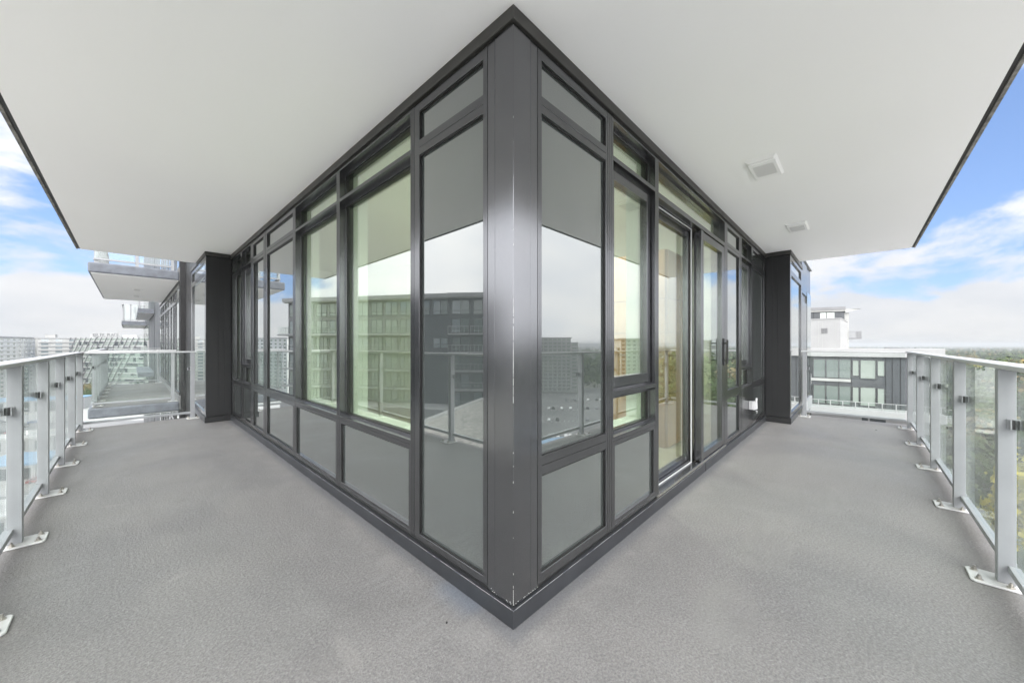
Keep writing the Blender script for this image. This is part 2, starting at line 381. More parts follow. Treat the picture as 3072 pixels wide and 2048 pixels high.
def mullion(side, s0, s1, depth=.11):
    mb = WB(side); w = s1 - s0
    # face split by two fine reveals like the snapped-together extrusion
    mb.w(s0, s1, .004, depth, Z0, Z1); a = s0 + w * .30; b = s0 + w * .66
    mb.w(s0, a - .0012, 0, .004, Z0, Z1); mb.w(a + .0012, b - .0012, 0, .004, Z0, Z1); mb.w(b + .0012, s1, 0, .004, Z0, Z1)
    mb.build('mullion', 'dark_metal', apt)
def spandrel_bay(side, s0, s1, opens, fl=.024, fr=.024, matn='spandrel_glass'):
    """framed bay with opaque glass lights; opens = [(z0, z1)] from the bottom up"""
    mb = WB(side); g0, g1 = s0 + fl, s1 - fr
    mb.w(s0, g0, .001, .045, Z0, Z1); mb.w(g1, s1, .001, .045, Z0, Z1); zz = Z0
    for a, b in list(opens) + [(Z1, None)]:
        mid = (zz + a) / 2
        if a - zz > .06:
            mb.w(g0, g1, .001, .045, zz, mid - .001); mb.w(g0, g1, .001, .045, mid + .001, a); mb.w(g0, g1, .004, .045, mid - .001, mid + .001)
        elif a > zz: mb.w(g0, g1, .001, .045, zz, a)
        zz = b
    f = mb.build('panel_frame', 'dark_metal', apt, bevel=.0008)
    for a, b in opens:
        mb = WB(side)
        for q in ((g0, g0 + .005, a, b), (g1 - .005, g1, a, b), (g0 + .005, g1 - .005, a, a + .004), (g0 + .005, g1 - .005, b - .006, b)): mb.w(q[0], q[1], .006, .017, q[2], q[3])
        mb.build('gasket', 'gasket', f)
        mb = WB(side); mb.w(g0 + .001, g1 - .001, .018, .026, a + .001, b - .001); mb.build('glass_panel', matn, apt)
def vision_bay(side, s0, s1, opens, deep=.07, sash=None):
    """recessed clear window; opens = list of (z0,z1) lights, framed from z_bottom to Z1"""
    zb = opens[0][0]; 
    mb = WB(side); zz = None
    fr = .012
    # back frame around each light
    for a, b in opens:
        mb.w(s0, s0 + fr, deep - .028, deep + .03, a, b); mb.w(s1 - fr, s1, deep - .028, deep + .03, a, b)
        mb.w(s0 + fr, s1 - fr, deep - .028, deep + .03, a, a + fr); mb.w(s0 + fr, s1 - fr, deep - .028, deep + .03, b - fr - .012, b)
    for (a, b), (c, d) in zip(opens, opens[1:]): mb.w(s0, s1, 0, deep + .03, b, c)
    mb.w(s0, s1, 0, deep + .03, opens[-1][1], Z1)
    wf = mb.build('window_frame', 'dark_metal', apt, bevel=.0008)
    mb = WB(side)
    for a, b in opens:
        for q in ((s0 + fr, s0 + fr + .006, a + fr, b - fr - .012), (s1 - fr - .006, s1 - fr, a + fr, b - fr - .012)): mb.w(q[0], q[1], deep - .02, deep - .001, q[2], q[3])
        mb.w(s0 + fr + .006, s1 - fr - .006, deep - .02, deep - .001, b - fr - .018, b - fr - .012); mb.w(s0 + fr + .006, s1 - fr - .006, deep - .02, deep - .001, a + fr, a + fr + .005)
    mb.build('gasket', 'gasket', wf)
    for i, (a, b) in enumerate(opens):
        if sash and i == sash:
            w = .052
            mb = WB(side); t0, t1 = deep - .040, deep + .012; A, B, c, d = s0 + fr + .004, s1 - fr - .004, a + fr + .004, b - fr - .016
            mb.w(A, A + w, t0, t1, c, d); mb.w(B - w, B, t0, t1, c, d); mb.w(A + w, B - w, t0, t1, c, c + w + .012); mb.w(A + w, B - w, t0, t1, d - w - .006, d)
            sa = mb.build('opening_sash', 'dark_metal', apt, bevel=.002)
            mb = WB(side); mb.w(A + w, B - w, deep - .012, deep - .006, c + w + .012, d - w - .006); mb.build('pane', 'vision_glass', sa)
        else:
            mb = WB(side); mb.w(s0 + fr, s1 - fr, deep, deep + .006, a + fr, b - fr - .012); mb.build('pane', 'vision_glass', wf)
    # pale interior reveal and roller blind cassette
    mb = WB(side); d0, d1 = deep + .031, deep + .14
    mb.w(s0 - .03, s0 + .022, d0, d1, zb, Z1); mb.w(s1 - .022, s1 + .03, d0, d1, zb, Z1); mb.w(s0 + .022, s1 - .022, d0, d1, zb - .02, zb + .012)
    mb.w(s0 + .022, s1 - .022, d0, d1, Z1 - .028, Z1 + .02)
    mb.build('window_reveal', 'reveal_white', apt)
SP = [(.142, .586), (.675, 2.244), (2.323, 2.486)]
LOW = [(.142, .586)]
def low_panel(side, s0, s1, metal=False):
    mb = WB(side); g0, g1 = s0 + .022, s1 - .022
    mb.w(s0, g0, .001, .045, Z0, .586); mb.w(g1, s1, .001, .045, Z0, .586); mb.w(g0, g1, .001, .045, Z0, .119); mb.w(g0, g1, .001, .045, .121, .142)
    mb.w(s0, s1, .001, .11, .586, .612); mb.w(s0, s1, .0, .11, .614, .638)
    f = mb.build('sill_frame', 'dark_metal', apt, bevel=.0008)
    if metal:
        mb = WB(side); mb.w(g0 - .012, g1 + .012, -.002, .02, .135, .598); mb.build('metal_panel', 'dark_metal', apt, bevel=.0015)
    else:
        mb = WB(side)
        mb.w(g0, g0 + .005, .006, .017, .142, .586); mb.w(g1 - .005, g1, .006, .017, .142, .586); mb.w(g0 + .005, g1 - .005, .006, .017, .580, .586)
        mb.build('gasket', 'gasket', f)
        mb = WB(side); mb.w(g0 + .001, g1 - .001, .018, .026, .143, .585); mb.build('glass_panel', 'spandrel_glass', apt)
VZ = [(.638, 2.279), (2.303, 2.515)]
# left wall
spandrel_bay('L', .163, .772, [(.131, 2.240), (2.324, 2.485)], .028, .050)
mullion('L', .772, .812)
low_panel('L', .812, 1.834); vision_bay('L', .812, 1.834, VZ)
mullion('L', 1.834, 1.893)
low_panel('L', 1.893, 2.913); vision_bay('L', 1.893, 2.913, VZ)
mullion('L', 2.913, 2.970)
spandrel_bay('L', 2.970, 4.04, SP, .030, .060)
mullion('L', 4.04, 4.12)
spandrel_bay('L', 4.12, 4.72, SP, .024, .060)
mullion('L', 4.72, 4.803)
low_panel('L', 4.803, 5.354); vision_bay('L', 4.803, 5.354, [(.638, .882), (.906, 2.276), (2.304, 2.515)], sash=1)
mullion('L', 5.354, 5.442)
low_panel('L', 5.442, 6.034); vision_bay('L', 5.442, 6.034, VZ)
mullion('L', 6.034, 6.118)
# right wall
spandrel_bay('R', .163, .795, SP, .028, .020)
mullion('R', .795, .862)
low_panel('R', .862, 1.476); vision_bay('R', .862, 1.476, [(.638, .882), (.906, 2.276), (2.304, 2.515)], sash=1)
mullion('R', 1.476, 1.537)
mullion('R', 3.345, 3.441)
spandrel_bay('R', 3.441, 4.054, SP, .024, .050)
mullion('R', 4.054, 4.133)
low_panel('R', 4.133, 4.719, metal=True); vision_bay('R', 4.133, 4.719, [(.638, .882), (.906, 2.276), (2.304, 2.515)], sash=1)
mullion('R', 4.719, 4.795)
spandrel_bay('R', 4.795, 5.64, SP, .024, .030)
mullion('R', 5.64, 5.698)

# sliding balcony door with its transom light
mb = WB('R')
mb.w(1.537, 3.345, .0, .13, 2.252, 2.292); mb.w(1.537, 3.345, .0, .13, 2.515, Z1)
mb.w(1.537, 1.549, .045, .10, 2.292, 2.515); mb.w(3.333, 3.345, .045, .10, 2.292, 2.515); mb.w(1.549, 3.333, .045, .10, 2.490, 2.515); mb.w(1.549, 3.333, .045, .10, 2.292, 2.304)
mb.w(1.537, 1.560, .06, .13, .10, 2.252); mb.w(3.325, 3.345, .0, .13, .10, 2.252); mb.w(1.537, 3.345, .0, .13, Z0 - .012, .104); mb.w(1.56, 3.325, .072, .13, .104, .125); mb.w(1.56, 3.325, .072, .13, 2.222, 2.252)
df = mb.build('sliding_door_frame', 'dark_metal', apt, bevel=.001)
mb = WB('R'); mb.w(1.549, 3.333, .07, .076, 2.304, 2.490); mb.build('pane', 'vision_glass', df)
mb = WB('R'); mb.w(1.56, 2.452, .058, .066, 2.238, 2.246); mb.w(1.56, 2.452, .058, .066, .106, .114); mb.w(2.440, 2.450, .058, .066, .114, 2.238); mb.build('door_track_seal', 'white_plastic', df)
mb = WB('R'); mb.w(1.562, 1.60, .085, .125, .127, 2.220); mb.w(2.408, 2.60, .080, .125, .127, 2.220); mb.w(1.60, 2.408, .085, .125, .127, .17); mb.w(1.60, 2.408, .085, .125, 2.17, 2.220)
fd = mb.build('fixed_door_leaf', 'dark_metal', apt, bevel=.001)
mb = WB('R'); mb.w(1.60, 2.408, .104, .110, .17, 2.17); mb.build('pane', 'vision_glass', fd)
mb = WB('R'); mb.w(2.505, 2.572, -.008, .056, .112, 2.240); mb.w(3.245, 3.322, .002, .056, .112, 2.240); mb.w(2.572, 3.245, .002, .056, .112, .175); mb.w(2.572, 3.245, .002, .056, 2.165, 2.240)
sdl = mb.build('sliding_door_leaf', 'dark_metal', apt, bevel=.002)
mb = WB('R'); mb.w(2.572, 3.245, .026, .032, .175, 2.165); mb.build('pane', 'vision_glass', sdl)
mb = MB(); mb.cyl((3.215, -.055, .985), (3.215, -.055, 1.235), .010, n=10); mb.cyl((3.285, .002, 1.02), (3.215, -.055, 1.02), .007, n=8); mb.cyl((3.285, .002, 1.20), (3.215, -.055, 1.20), .007, n=8)
mb.box(3.262, 3.308, -.012, .003, .97, 1.25); mb.build('door_handle', 'gasket', sdl)
mb = WB('R'); mb.w(1.50, 3.37, -.006, .0, .083, .0975); mb.build('door_threshold', 'steel', apt)

# piers that close each end of the facade
def pier(side, s0, s1, t0, label=None):
    mb = WB(side)
    mb.w(s0, s0 + .03, t0, -.002, .086, 2.537)                         # face towards the corner
    seams = [t0 + .155, t0 + .22]
    mb.w(s0 - .003, s0, t0, seams[0] - .003, .088, 2.535); mb.w(s0 - .003, s0, seams[0], seams[1] - .002, .088, 2.535); mb.w(s0 - .003, s0, seams[1], -.004, .088, 2.535)
    mb.w(s0 + .03, s1, t0 + .05, .1, .086, 2.537)
    pr = mb.build('pier_cladding', 'pier_metal', apt, bevel=.001)
    mb = WB(side); mb.w(s0 - .016, s0 + .03, t0 - .012, .0, .001, .084); mb.build('base_flashing', 'pier_metal', apt, bevel=.001)
    mb = WB(side); mb.w(s0 + .03, s1, t0 - .012, t0 + .05, .001, .084); mb.build('base_flashing', 'curb_metal', apt, bevel=.001)
    mb = WB(side); mb.w(s0 - .016, s1, t0 - .012, -.014, 2.541, 2.599); mb.build('head_trim', 'trim_metal', apt, bevel=.001)
    # outer side: framed glass light
    mb = WB(side); a, b = s0 + .12, s1 - .16
    mb.w(s0, a, t0 - .001, t0 + .05, .088, 2.537); mb.w(b, s1, t0 - .001, t0 + .05, .088, 2.537)
    for z0, z1 in ((.088, .15), (2.24, 2.32), (2.47, 2.537)): mb.w(a, b, t0 - .001, t0 + .05, z0, z1)
    mb.build('panel_frame', 'dark_metal', apt, bevel=.001)
    for z0, z1 in ((.15, 2.24), (2.32, 2.47)):
        mb = WB(side); mb.w(a, b, t0 + .018, t0 + .026, z0, z1); mb.build('glass_panel', 'spandrel_glass', apt)
pier('L', 6.122, 8.02, -.312)
pier('R', 5.702, 7.30, -.312)

# interior of the room seen through the glass
mb = MB(); mb.box(.16, 9, .16, 9, .05, .088); mb.build('room_floor', 'oak_floor', apt)
mb = MB(); mb.box(.16, 9, .16, 9, 2.56, 2.60); mb.build('room_ceiling', 'room_paint', apt)
mb = MB(); mb.box(5.2, 5.35, .25, 6.5, .088, 2.56); mb.box(.3, 5.2, 6.2, 6.35, .088, 2.56); mb.box(2.2, 2.34, 3.0, 6.2, .088, 2.56); mb.build('room_wall', 'room_paint', apt)
mb = MB(); mb.box(.33, .55, .33, .55, .088, 2.56); mb.build('room_column', 'room_paint', apt)
for q in [(.047, .16, a, b, Z0, Z1) for a, b in ((.163, .772), (2.97, 4.72))] + [(a, b, .047, .16, Z0, Z1) for a, b in ((.163, .795), (3.441, 4.054), (4.795, 5.7))] + [(.112, .16, a, b, .088, .60) for a, b in ((.812, 2.913), (4.80, 6.12))] + [(a, b, .112, .16, .088, .60) for a, b in ((.862, 1.476), (4.133, 4.719))]:
    mb = MB(); mb.box(*q); mb.build('inner_wall', 'room_paint', apt)
cab = None
mb = MB(); mb.box(2.80, 3.42, .42, 1.05, .088, 2.20); cab = tag(mb.build('kitchen_cabinet', 'walnut_board', bevel=.003), 'tall brown wood cabinet behind the sliding door inside the room', 'cabinet')
for i, (a, b) in enumerate(((.10, .66), (.67, 1.06), (1.07, 1.31), (1.32, 1.67), (1.68, 2.19))):
    mb = MB(); mb.box(2.78, 2.798, .425, 1.045, a, b); mb.box(2.802, 3.418, .40, .418, a, b); mb.build('cabinet_door', 'walnut_board', cab, bevel=.002)
mb = MB(); mb.box(3.6, 4.2, 1.5, 3.2, .088, .90); ki = tag(mb.build('kitchen_island', 'walnut_board', bevel=.004), 'low brown wood kitchen island inside the room behind the opening window', 'kitchen island')
mb = MB(); mb.box(3.56, 4.24, 1.46, 3.24, .902, .94); mb.build('worktop', 'reveal_white', ki, bevel=.003)
DL = [(1.5, 1.5), (2.15, .95), (3.6, 3.4), (3.9, 5.2), (4.4, 1.4)]  # downlights added to brighten the room; one is there for the cabinet side
dl0 = None
for i, (x, y) in enumerate(DL):
    mb = MB(); mb.cyl((0, 0, 0), (0, 0, .008), .055, n=20)
    if dl0 is None: dl0 = mb.mesh('fill_downlight_trim', 'white_plastic'); mb = MB(); mb.cyl((0, 0, -.002), (0, 0, .004), .042, n=20); dl1 = mb.mesh('fill_lamp_disc', 'lamp_glow')
    t = empty('fill_downlight', (x, y, 2.551), label='round white recessed downlight added to brighten the room behind the windows', cat='ceiling light', group='downlights added inside the room')
    put('fill_trim_ring', dl0, t); put('fill_lamp_disc', dl1, t)
    ld = bpy.data.lights.new('fill_lamp', 'AREA'); ld.shape = 'DISK'; ld.size = .09; ld.energy = 6.5; ld.color = (.96, 1.0, .97)
    lo = bpy.data.objects.new('fill_lamp', ld); C.objects.link(lo); lo.parent = t; lo.location = (0, 0, -.012)

# ================================================================== RAILINGS
def frame(axis, c, d):
    """run coordinates: s along, t inwards from the outer post face"""
    def f(mb, s0, s1, t0, t1, z0, z1, m=0):
        a, b = c + d * t0, c + d * t1
        if axis == 'y': mb.box(a, b, s0, s1, z0, z1, m)
        else: mb.box(s0, s1, a, b, z0, z1, m)
    def p(s, t, z): return (c + d * t, s, z) if axis == 'y' else (s, c + d * t, z)
    return f, p
def bolt(mb, q, s=1.0):
    x, y, z = q; mb.cyl((x, y, z), (x, y, z + .003), .015 * s, n=12); mb.cyl((x, y, z + .003), (x, y, z + .013), .0105 * s, n=6); mb.cyl((x, y, z + .013), (x, y, z + .024), .0055 * s, n=8)
def run(root, axis, c, d, s0, s1, posts, z=0, zt=1.082, ends=(True, True), clampside=(1, 1), detail=True, base=True):
    f, p = frame(axis, c, d)
    mb = MB(); f(mb, s0, s1, -.045, .054, z + zt - .023, z + zt); mb.build('top_rail', 'rail_paint_skylit', root, bevel=.003 if detail else 0)
    pts = sorted(posts)
    for s in pts:
        mb = MB(); f(mb, s - .026, s + .026, 0, .057, z + .012, z + zt - .0232); po = mb.build('post', 'rail_paint', root, bevel=.002 if detail else 0)
        if base:
            mb = MB(); ch = .012
            q = [(s - .08 + ch, -.012), (s + .08 - ch, -.012), (s + .08, -.012 + ch), (s + .08, .147 - ch), (s + .08 - ch, .147), (s - .08 + ch, .147), (s - .08, .147 - ch), (s - .08, -.012 + ch)]
            pp = [p(a, b, 0)[:2] for a, b in q]
            if (axis == 'y') == (d > 0): pp = pp[::-1]
            mb.prism(pp, z + .001, z + .011); mb.build('base_plate', 'plate_paint', po, bevel=.002)
            if detail:
                mb = MB()
                for a, b in ((s - .052, .118), (s + .052, .118), (s - .058, .022), (s + .058, .022)): bolt(mb, p(a, b, z + .011))
                mb.build('bolt', 'steel', po); tag(bpy.data.objects[po.children[-1].name], kind='stuff')
    edges = pts[:]
    if s0 < edges[0] - .15: edges = [s0 - .03] + edges
    if s1 > edges[-1] + .15: edges = edges + [s1 + .03]
    for a, b in zip(edges, edges[1:]):
        mb = MB(); f(mb, a + .0265, b - .0265, -.012, .026, z + .072, z + .104); mb.build('bottom_rail', 'rail_paint', root, bevel=.0015 if detail else 0)
        mb = MB(); f(mb, a + .040, b - .040, -.001, .009, z + .1045, z + zt - .024); mb.build('glass_panel', 'rail_glass', root)
    if detail:
        for s in pts:
            for sg, en in ((-1, clampside[0]), (1, clampside[1])):
                if not en or (s == pts[0] and sg < 0 and s0 > s - .15) or (s == pts[-1] and sg > 0 and s1 < s + .15): continue
                mb = MB(); e = sg * .0265
                f(mb, *sorted((s + e, s + sg * .034)), -.010, .030, z + .772, z + .822)
                f(mb, *sorted((s + sg * .034, s + sg * .060)), -.011, -.0015, z + .775, z + .819, 1); f(mb, *sorted((s + sg * .034, s + sg * .060)), .0095, .020, z + .775, z + .819, 1)
                f(mb, *sorted((s + sg * .052, s + sg * .064)), .0205, .025, z + .773, z + .821); mb.build('glass_clamp', ['rail_paint', 'gasket'], root)
rl = empty('balcony_railing', (0, 0, 0), label='pale grey metal and glass railing along the left arm, towards the white slabs', cat='railing')
run(rl, 'y', -1.607, 1, -1.652, 6.86, [-1.40, -.49, .53, 1.55, 2.57, 3.59, 4.61, 5.63, 6.66])
f, p = frame('x', 6.80, -1)
run(rl, 'x', 6.80, -1, -1.552, -.36, [-.405], clampside=(1, 0))
rr = empty('balcony_railing', (0, 0, 0), label='pale grey metal and glass railing along the right arm of the balcony, towards the trees', cat='railing')
run(rr, 'x', -1.607, 1, -1.56, 6.62, [-.45, .70, 1.88, 3.02, 4.17, 5.31, 6.45], zt=1.088)
run(rr, 'y', 6.64, -1, -1.552, -.36, [-.405], zt=1.088, clampside=(1, 0))

# ================================================================== SMALL THINGS ON THE BALCONY
def vent(x, y, z, label, w=.43, d=.205, group=None):
    t = empty('ceiling_vent', (x, y, z), label=label, cat='vent', group=group)
    mb = MB(); h = .016; a, b = w / 2, d / 2; i = .022
    mb.hexa([(-a + i, -b + i, -h), (a - i, -b + i, -h), (a - i, b - i, -h), (-a + i, b - i, -h), (-a, -b, -.0006), (a, -b, -.0006), (a, b, -.0006), (-a, b, -.0006)])
    mb.box(-a + .055, a - .055, -b + .014, b - .014, -h - .006, -h + .001)
    mb.build('vent_cover', 'vent_white', t, bevel=.0015)
    mb = MB(); nx, ny = 6, 13; gx, gy = w * .52, d * .66
    for q in range(nx):
        for r in range(ny):
            x0 = -gx / 2 + q * gx / nx + .004; y0 = -gy / 2 + r * gy / ny + .0025
            mb.box(x0, x0 + gx / nx - .008, y0, y0 + gy / ny - .0055, -h - .0068, -h - .0062)
    o = mb.build('grille_slots', 'slot_grey', t); tag(o, kind='stuff')
    return t
vent(2.39, -.51, 2.60, 'white slotted ceiling vent over the right arm, nearer and larger of the pair')
vent(4.42, -.52, 2.60, 'white slotted ceiling vent over the right arm, farther of the pair')
t = empty('outdoor_outlet', (4.56, -.002, .385), label='white outdoor power outlet under a clear cover low on the charcoal panel', cat='outlet')
mb = MB(); mb.box(-.040, .040, -.045, -.0005, -.052, .052); mb.build('outlet_box', 'white_plastic', t, bevel=.004, seg=2)
mb = MB(); mb.hexa([(-.02, -.046, -.060), (.05, -.046, -.060), (.05, -.046, .058), (-.02, -.046, .058), (-.005, -.085, -.048), (.052, -.085, -.048), (.052, -.082, .044), (-.005, -.082, .044)]); mb.build('hinged_cover', 'white_plastic', t, bevel=.005, seg=2)
mb = MB(); mb.cyl((.0, -.075, .05), (.02, -.078, .098), .014, .010, n=8); mb.cyl((.015, -.08, -.07), (.03, -.078, -.105), .012, .005, n=8); mb.build('cable_boot', 'white_plastic', t)
def crumb(x, y, r, label):
    mb = MB(); mb.prism([(x + r * math.cos(a) * random.uniform(.6, 1.2), y + r * .6 * math.sin(a)) for a in [k * math.pi / 3 for k in range(6)]], .0005, .005); tag(mb.build('debris', 'gasket'), label, 'debris')
crumb(6.05, -1.23, .016, 'small black scrap lying on the deck near the far end of the right arm')
crumb(-.18, .22, .006, 'tiny black speck on the deck beside the near corner, left of the flashing')

# ================================================================== NEIGHBOURING BAYS OF THE SAME BLOCK, LEFT
nb = empty('apartment_wing', (0, 8, 0), label='next bays of the dark apartment block beyond the left arm, with stepped balconies', cat='apartment building')
def nbm(mb, name, m, parent=nb, **k):
    for i, v in enumerate(mb.v): mb.v[i] = (v[0], v[1] - 8, v[2])
    return mb.build(name, m, parent, **k)
mb = MB(); mb.box(-.25, 3, 8.02, 9.80, -9, 8); nbm(mb, 'wall', 'pier_metal')
mb = MB(); mb.box(-.33, 1.5, 9.80, 9.86, -9, 2.50); mb.box(-.34, 1.5, 9.80, 9.86, 2.60, 8); mb.box(-.335, 1.5, 9.79, 9.86, 2.50, 2.60); mb.box(-.315, 1.5, 9.86, 20, -9, 8, 1); nbm(mb, 'pier', ['pier_metal', 'charcoal_panel'])
# window wall beyond: mullions with glass between
ys = [9.95, 11.0, 11.55, 12.4, 13.6, 14.6, 15.6, 16.6, 17.6]
for zf in (-5.8, -2.95, -.05, 2.80, 5.65):
    for a, b in zip(ys, ys[1:]):
        w = b - a
        mb = MB(); mb.box(-.345, -.316, a, a + .07, zf + .1, zf + 2.60); mb.box(-.345, -.316, a + .07, b, zf + 2.52, zf + 2.60); mb.box(-.345, -.316, a + .07, b, zf + 2.22, zf + 2.30); mb.box(-.345, -.316, a + .07, b, zf + .1, zf + .16)
        nbm(mb, 'window_frame', 'dark_metal')
        dark = a in (11.0, 12.4, 14.6)
        for z0, z1 in ((.16, 2.22), (2.30, 2.52)):
            mb = MB(); mb.box(-.327, -.3175, a + .07, b, zf + z0, zf + z1); nbm(mb, 'pane', 'dark_window' if dark else 'spandrel_glass')
    mb = MB(); mb.box(-.36, -.316, 9.88, 17.6, zf - .2, zf + .1); nbm(mb, 'floor_band', 'grey_render')
for zt_ in (-.075, 2.815):
    mb = MB(); mb.box(-1.675, -.346, 9.86, 15.87, zt_ - .20, zt_); sl_ = nbm(mb, 'balcony_slab', 'edge_concrete', bevel=.03, seg=3)
    mb = MB(); mb.box(-1.64, -.346, 9.90, 15.83, zt_ - .212, zt_ - .2005); nbm(mb, 'soffit', 'soffit_paint', sl_)
    mb = MB(); mb.box(-1.62, -.346, 9.91, 15.82, zt_ + .0005, zt_ + .006); nbm(mb, 'deck', 'deck_membrane', sl_)
r1 = empty('balcony_railing', (0, 0, 0), label='railing of the next balcony at our level, seen through our left end glass', cat='railing')
run(r1, 'y', -1.625, 1, 9.88, 15.8, [10.2, 11.2, 12.2, 13.2, 14.2, 15.2, 15.75], z=-.068, zt=1.14)
run(r1, 'x', 9.90, 1, -1.60, -.40, [-.45], z=-.068, zt=1.14, detail=False); run(r1, 'x', 15.80, -1, -1.60, -.40, [-.45], z=-.068, zt=1.14, detail=False)
r2 = empty('balcony_railing', (0, 0, 0), label='white railing on the balcony above the next one, just under our ceiling edge', cat='railing')
run(r2, 'y', -1.60, 1, 9.95, 15.8, [10.05, 11.2, 12.2, 13.2, 14.2, 15.2, 15.75], z=2.82, detail=False); run(r2, 'x', 10.0, 1, -1.60, -.40, [-1.0, -.45], z=2.82, detail=False)
vent(-.97, 12.33, 2.602, 'small white vent under the next balcony, nearer of its pair', .2, .35)
vent(-.97, 14.05, 2.602, 'small white vent under the next balcony, farther of its pair', .2, .35)
# second projecting bay and terrace farther along
mb = MB(); mb.box(-.335, 3, 22, 28.4, -9, 8); mb.box(-.32, 3, 17.6, 22, -9, 8); mb.box(-.33, 3, 28.4, 40, -9, 8); nbm(mb, 'far_wall', 'charcoal_panel')
mb = MB(); mb.box(-.85, -.34, 22, 28.4, 2.6, 2.8); mb.box(-.85, -.34, 22, 28.4, -.25, -.05); nbm(mb, 'balcony_slab', 'edge_concrete')
mb = MB(); mb.box(-.83, -.34, 22.05, 28.35, 2.59, 2.599); nbm(mb, 'soffit', 'soffit_paint')
for z0 in (-2.95, -.05, 2.8):
    for k in range(9):
        mb = MB(); y = 29 + k * 1.15; mb.box(-.345, -.331, y, y + .95, z0 + .5, z0 + 2.4); nbm(mb, 'pane', 'far_glass')
mb = MB(); mb.box(-.36, -.20, 28.5, 29.9, -.05, 1.45); nbm(mb, 'privacy_screen', 'white_render')
r3 = empty('balcony_railing', (0, 0, 0), label='low grey railing on the small second balcony farther along the block', cat='railing')
run(r3, 'y', -.83, 1, 22, 28.4, [22.1, 23.6, 25.2, 26.8, 28.2], z=2.8, detail=False, base=False)
mb = MB(); mb.box(-1.45, -.34, 32.4, 39, 2.45, 2.68); nbm(mb, 'terrace_slab', 'edge_concrete')
mb = MB(); mb.box(-1.40, -.34, 32.45, 38.9, 2.44, 2.449); nbm(mb, 'soffit', 'soffit_paint')
r4 = empty('terrace_railing', (0, 0, 0), label='framed glass railing of the small terrace farthest along the block', cat='railing')
run(r4, 'y', -1.40, 1, 32.5, 38.8, [32.6, 34.2, 35.8, 37.4, 38.7], z=2.68, detail=False, base=False); run(r4, 'x', 32.5, 1, -1.36, -.40, [-1.05, -.75, -.45], z=2.68, detail=False, base=False)

# right: the sliver of facade beyond the right pier
nr = empty('apartment_wing', (7.3, 0, 0), label='thin pale sliver of the block beyond the right pier, rising past the ceiling edge', cat='apartment building')
mb = MB(); mb.box(7.32 - 7.3, 1.95, -.28, .5, -8, 8.2); mb.build('wall', 'dark_metal', nr)
for (a, b, z0, z1, m_) in ((7.4, 8.25, .2, 2.0, 'dark_window'), (7.4, 8.25, 2.15, 2.75, 'dark_window'), (8.35, 9.15, .2, 2.25, 'spandrel_glass'), (7.35, 8.6, 3.2, 5.3, 'spandrel_glass'), (8.7, 9.15, 3.2, 5.3, 'spandrel_glass'), (7.4, 9.15, -2.6, -.4, 'spandrel_glass')):
    mb = MB(); mb.box(a - 7.3, b - 7.3, -.30, -.2805, z0, z1); mb.build('pane', m_, nr)
for z0 in (-.15, 2.80):
    mb = MB(); mb.box(.02, 1.97, -.315, -.2805, z0, z0 + .22); mb.build('floor_band', 'rail_paint', nr)

# ================================================================== GENERIC CITY BUILDINGS
def block(name, label, cat, p0, p1, depth, zb, zt, storey, bay, wall='white_render', win=(.62, .55), winm='far_glass', slab=.0, slabm='white_render', rail=False, roofo=.3, roofm='white_render', group=None, wfrom=0, skip=None, ends=True, slabseg=None, rail_h=1.0):
    dx, dy = p1[0] - p0[0], p1[1] - p0[1]; Lh = math.hypot(dx, dy); rz = math.atan2(dy, dx)
    # outward side faces the balcony
    t = empty(name, (p0[0], p0[1], zb), rz, label, cat, group); H_ = zt - zb
    mb = MB(); mb.box(0, Lh, 0, depth, 0, H_); mb.build('wall', wall, t)
    if roofo: mb = MB(); mb.box(-roofo, Lh + roofo, -roofo, depth + roofo, H_ + .002, H_ + .7); mb.build('roof', roofm, t)
    nf = int(H_ / storey); nb_ = max(1, int(Lh / bay)); bw = Lh / nb_
    w, h = bw * win[0], storey * win[1]; wm = MB(); wm.box(-w / 2, w / 2, -.06, .05, 0, h); wme = wm.mesh('window', winm)
    fm = MB(); e = .07
    fm.box(-w / 2 - e, -w / 2, -.1, .05, -e, h + e); fm.box(w / 2, w / 2 + e, -.1, .05, -e, h + e); fm.box(-w / 2, w / 2, -.1, .05, h, h + e); fm.box(-w / 2, w / 2, -.1, .05, -e, 0); fm.box(-.04, .04, -.09, .05, 0, h)
    cnt = 0
    for k in range(nf):
        z = H_ - (k + 1) * storey
        if z < wfrom: break
        for b in range(nb_):
            if skip and skip(k, b): continue
            if cnt >= 290: break
            put('window', wme, t, ((b + .5) * bw, 0, z + storey * .28)); cnt += 1
        if slab:
            for (a0, a1) in (slabseg or [(0, 1)]):
                mb = MB(); mb.box(Lh * a0, Lh * a1, -slab, -.002, z - .22, z + .22); s_ = mb.build('balcony_slab', slabm, t)
                if rail:
                    mb = MB(); n = max(2, int(Lh * (a1 - a0) / 2.2)); xs = [Lh * a0 + .06 + i * (Lh * (a1 - a0) - .12) / n for i in range(n + 1)]
                    for x in xs: mb.box(x - .03, x + .03, -slab + .02, -slab + .08, z + .101, z + rail_h)
                    mb.box(xs[0] - .04, xs[-1] + .04, -slab + .0, -slab + .10, z + rail_h + .001, z + rail_h + .07); mb.build('railing', 'white_render', s_)
                    mb = MB(); mb.box(xs[0], xs[-1], -slab + .04, -slab + .055, z + .15, z + rail_h - .03); mb.build('glass_guard', 'rail_glass', s_)
    return t, Lh, H_

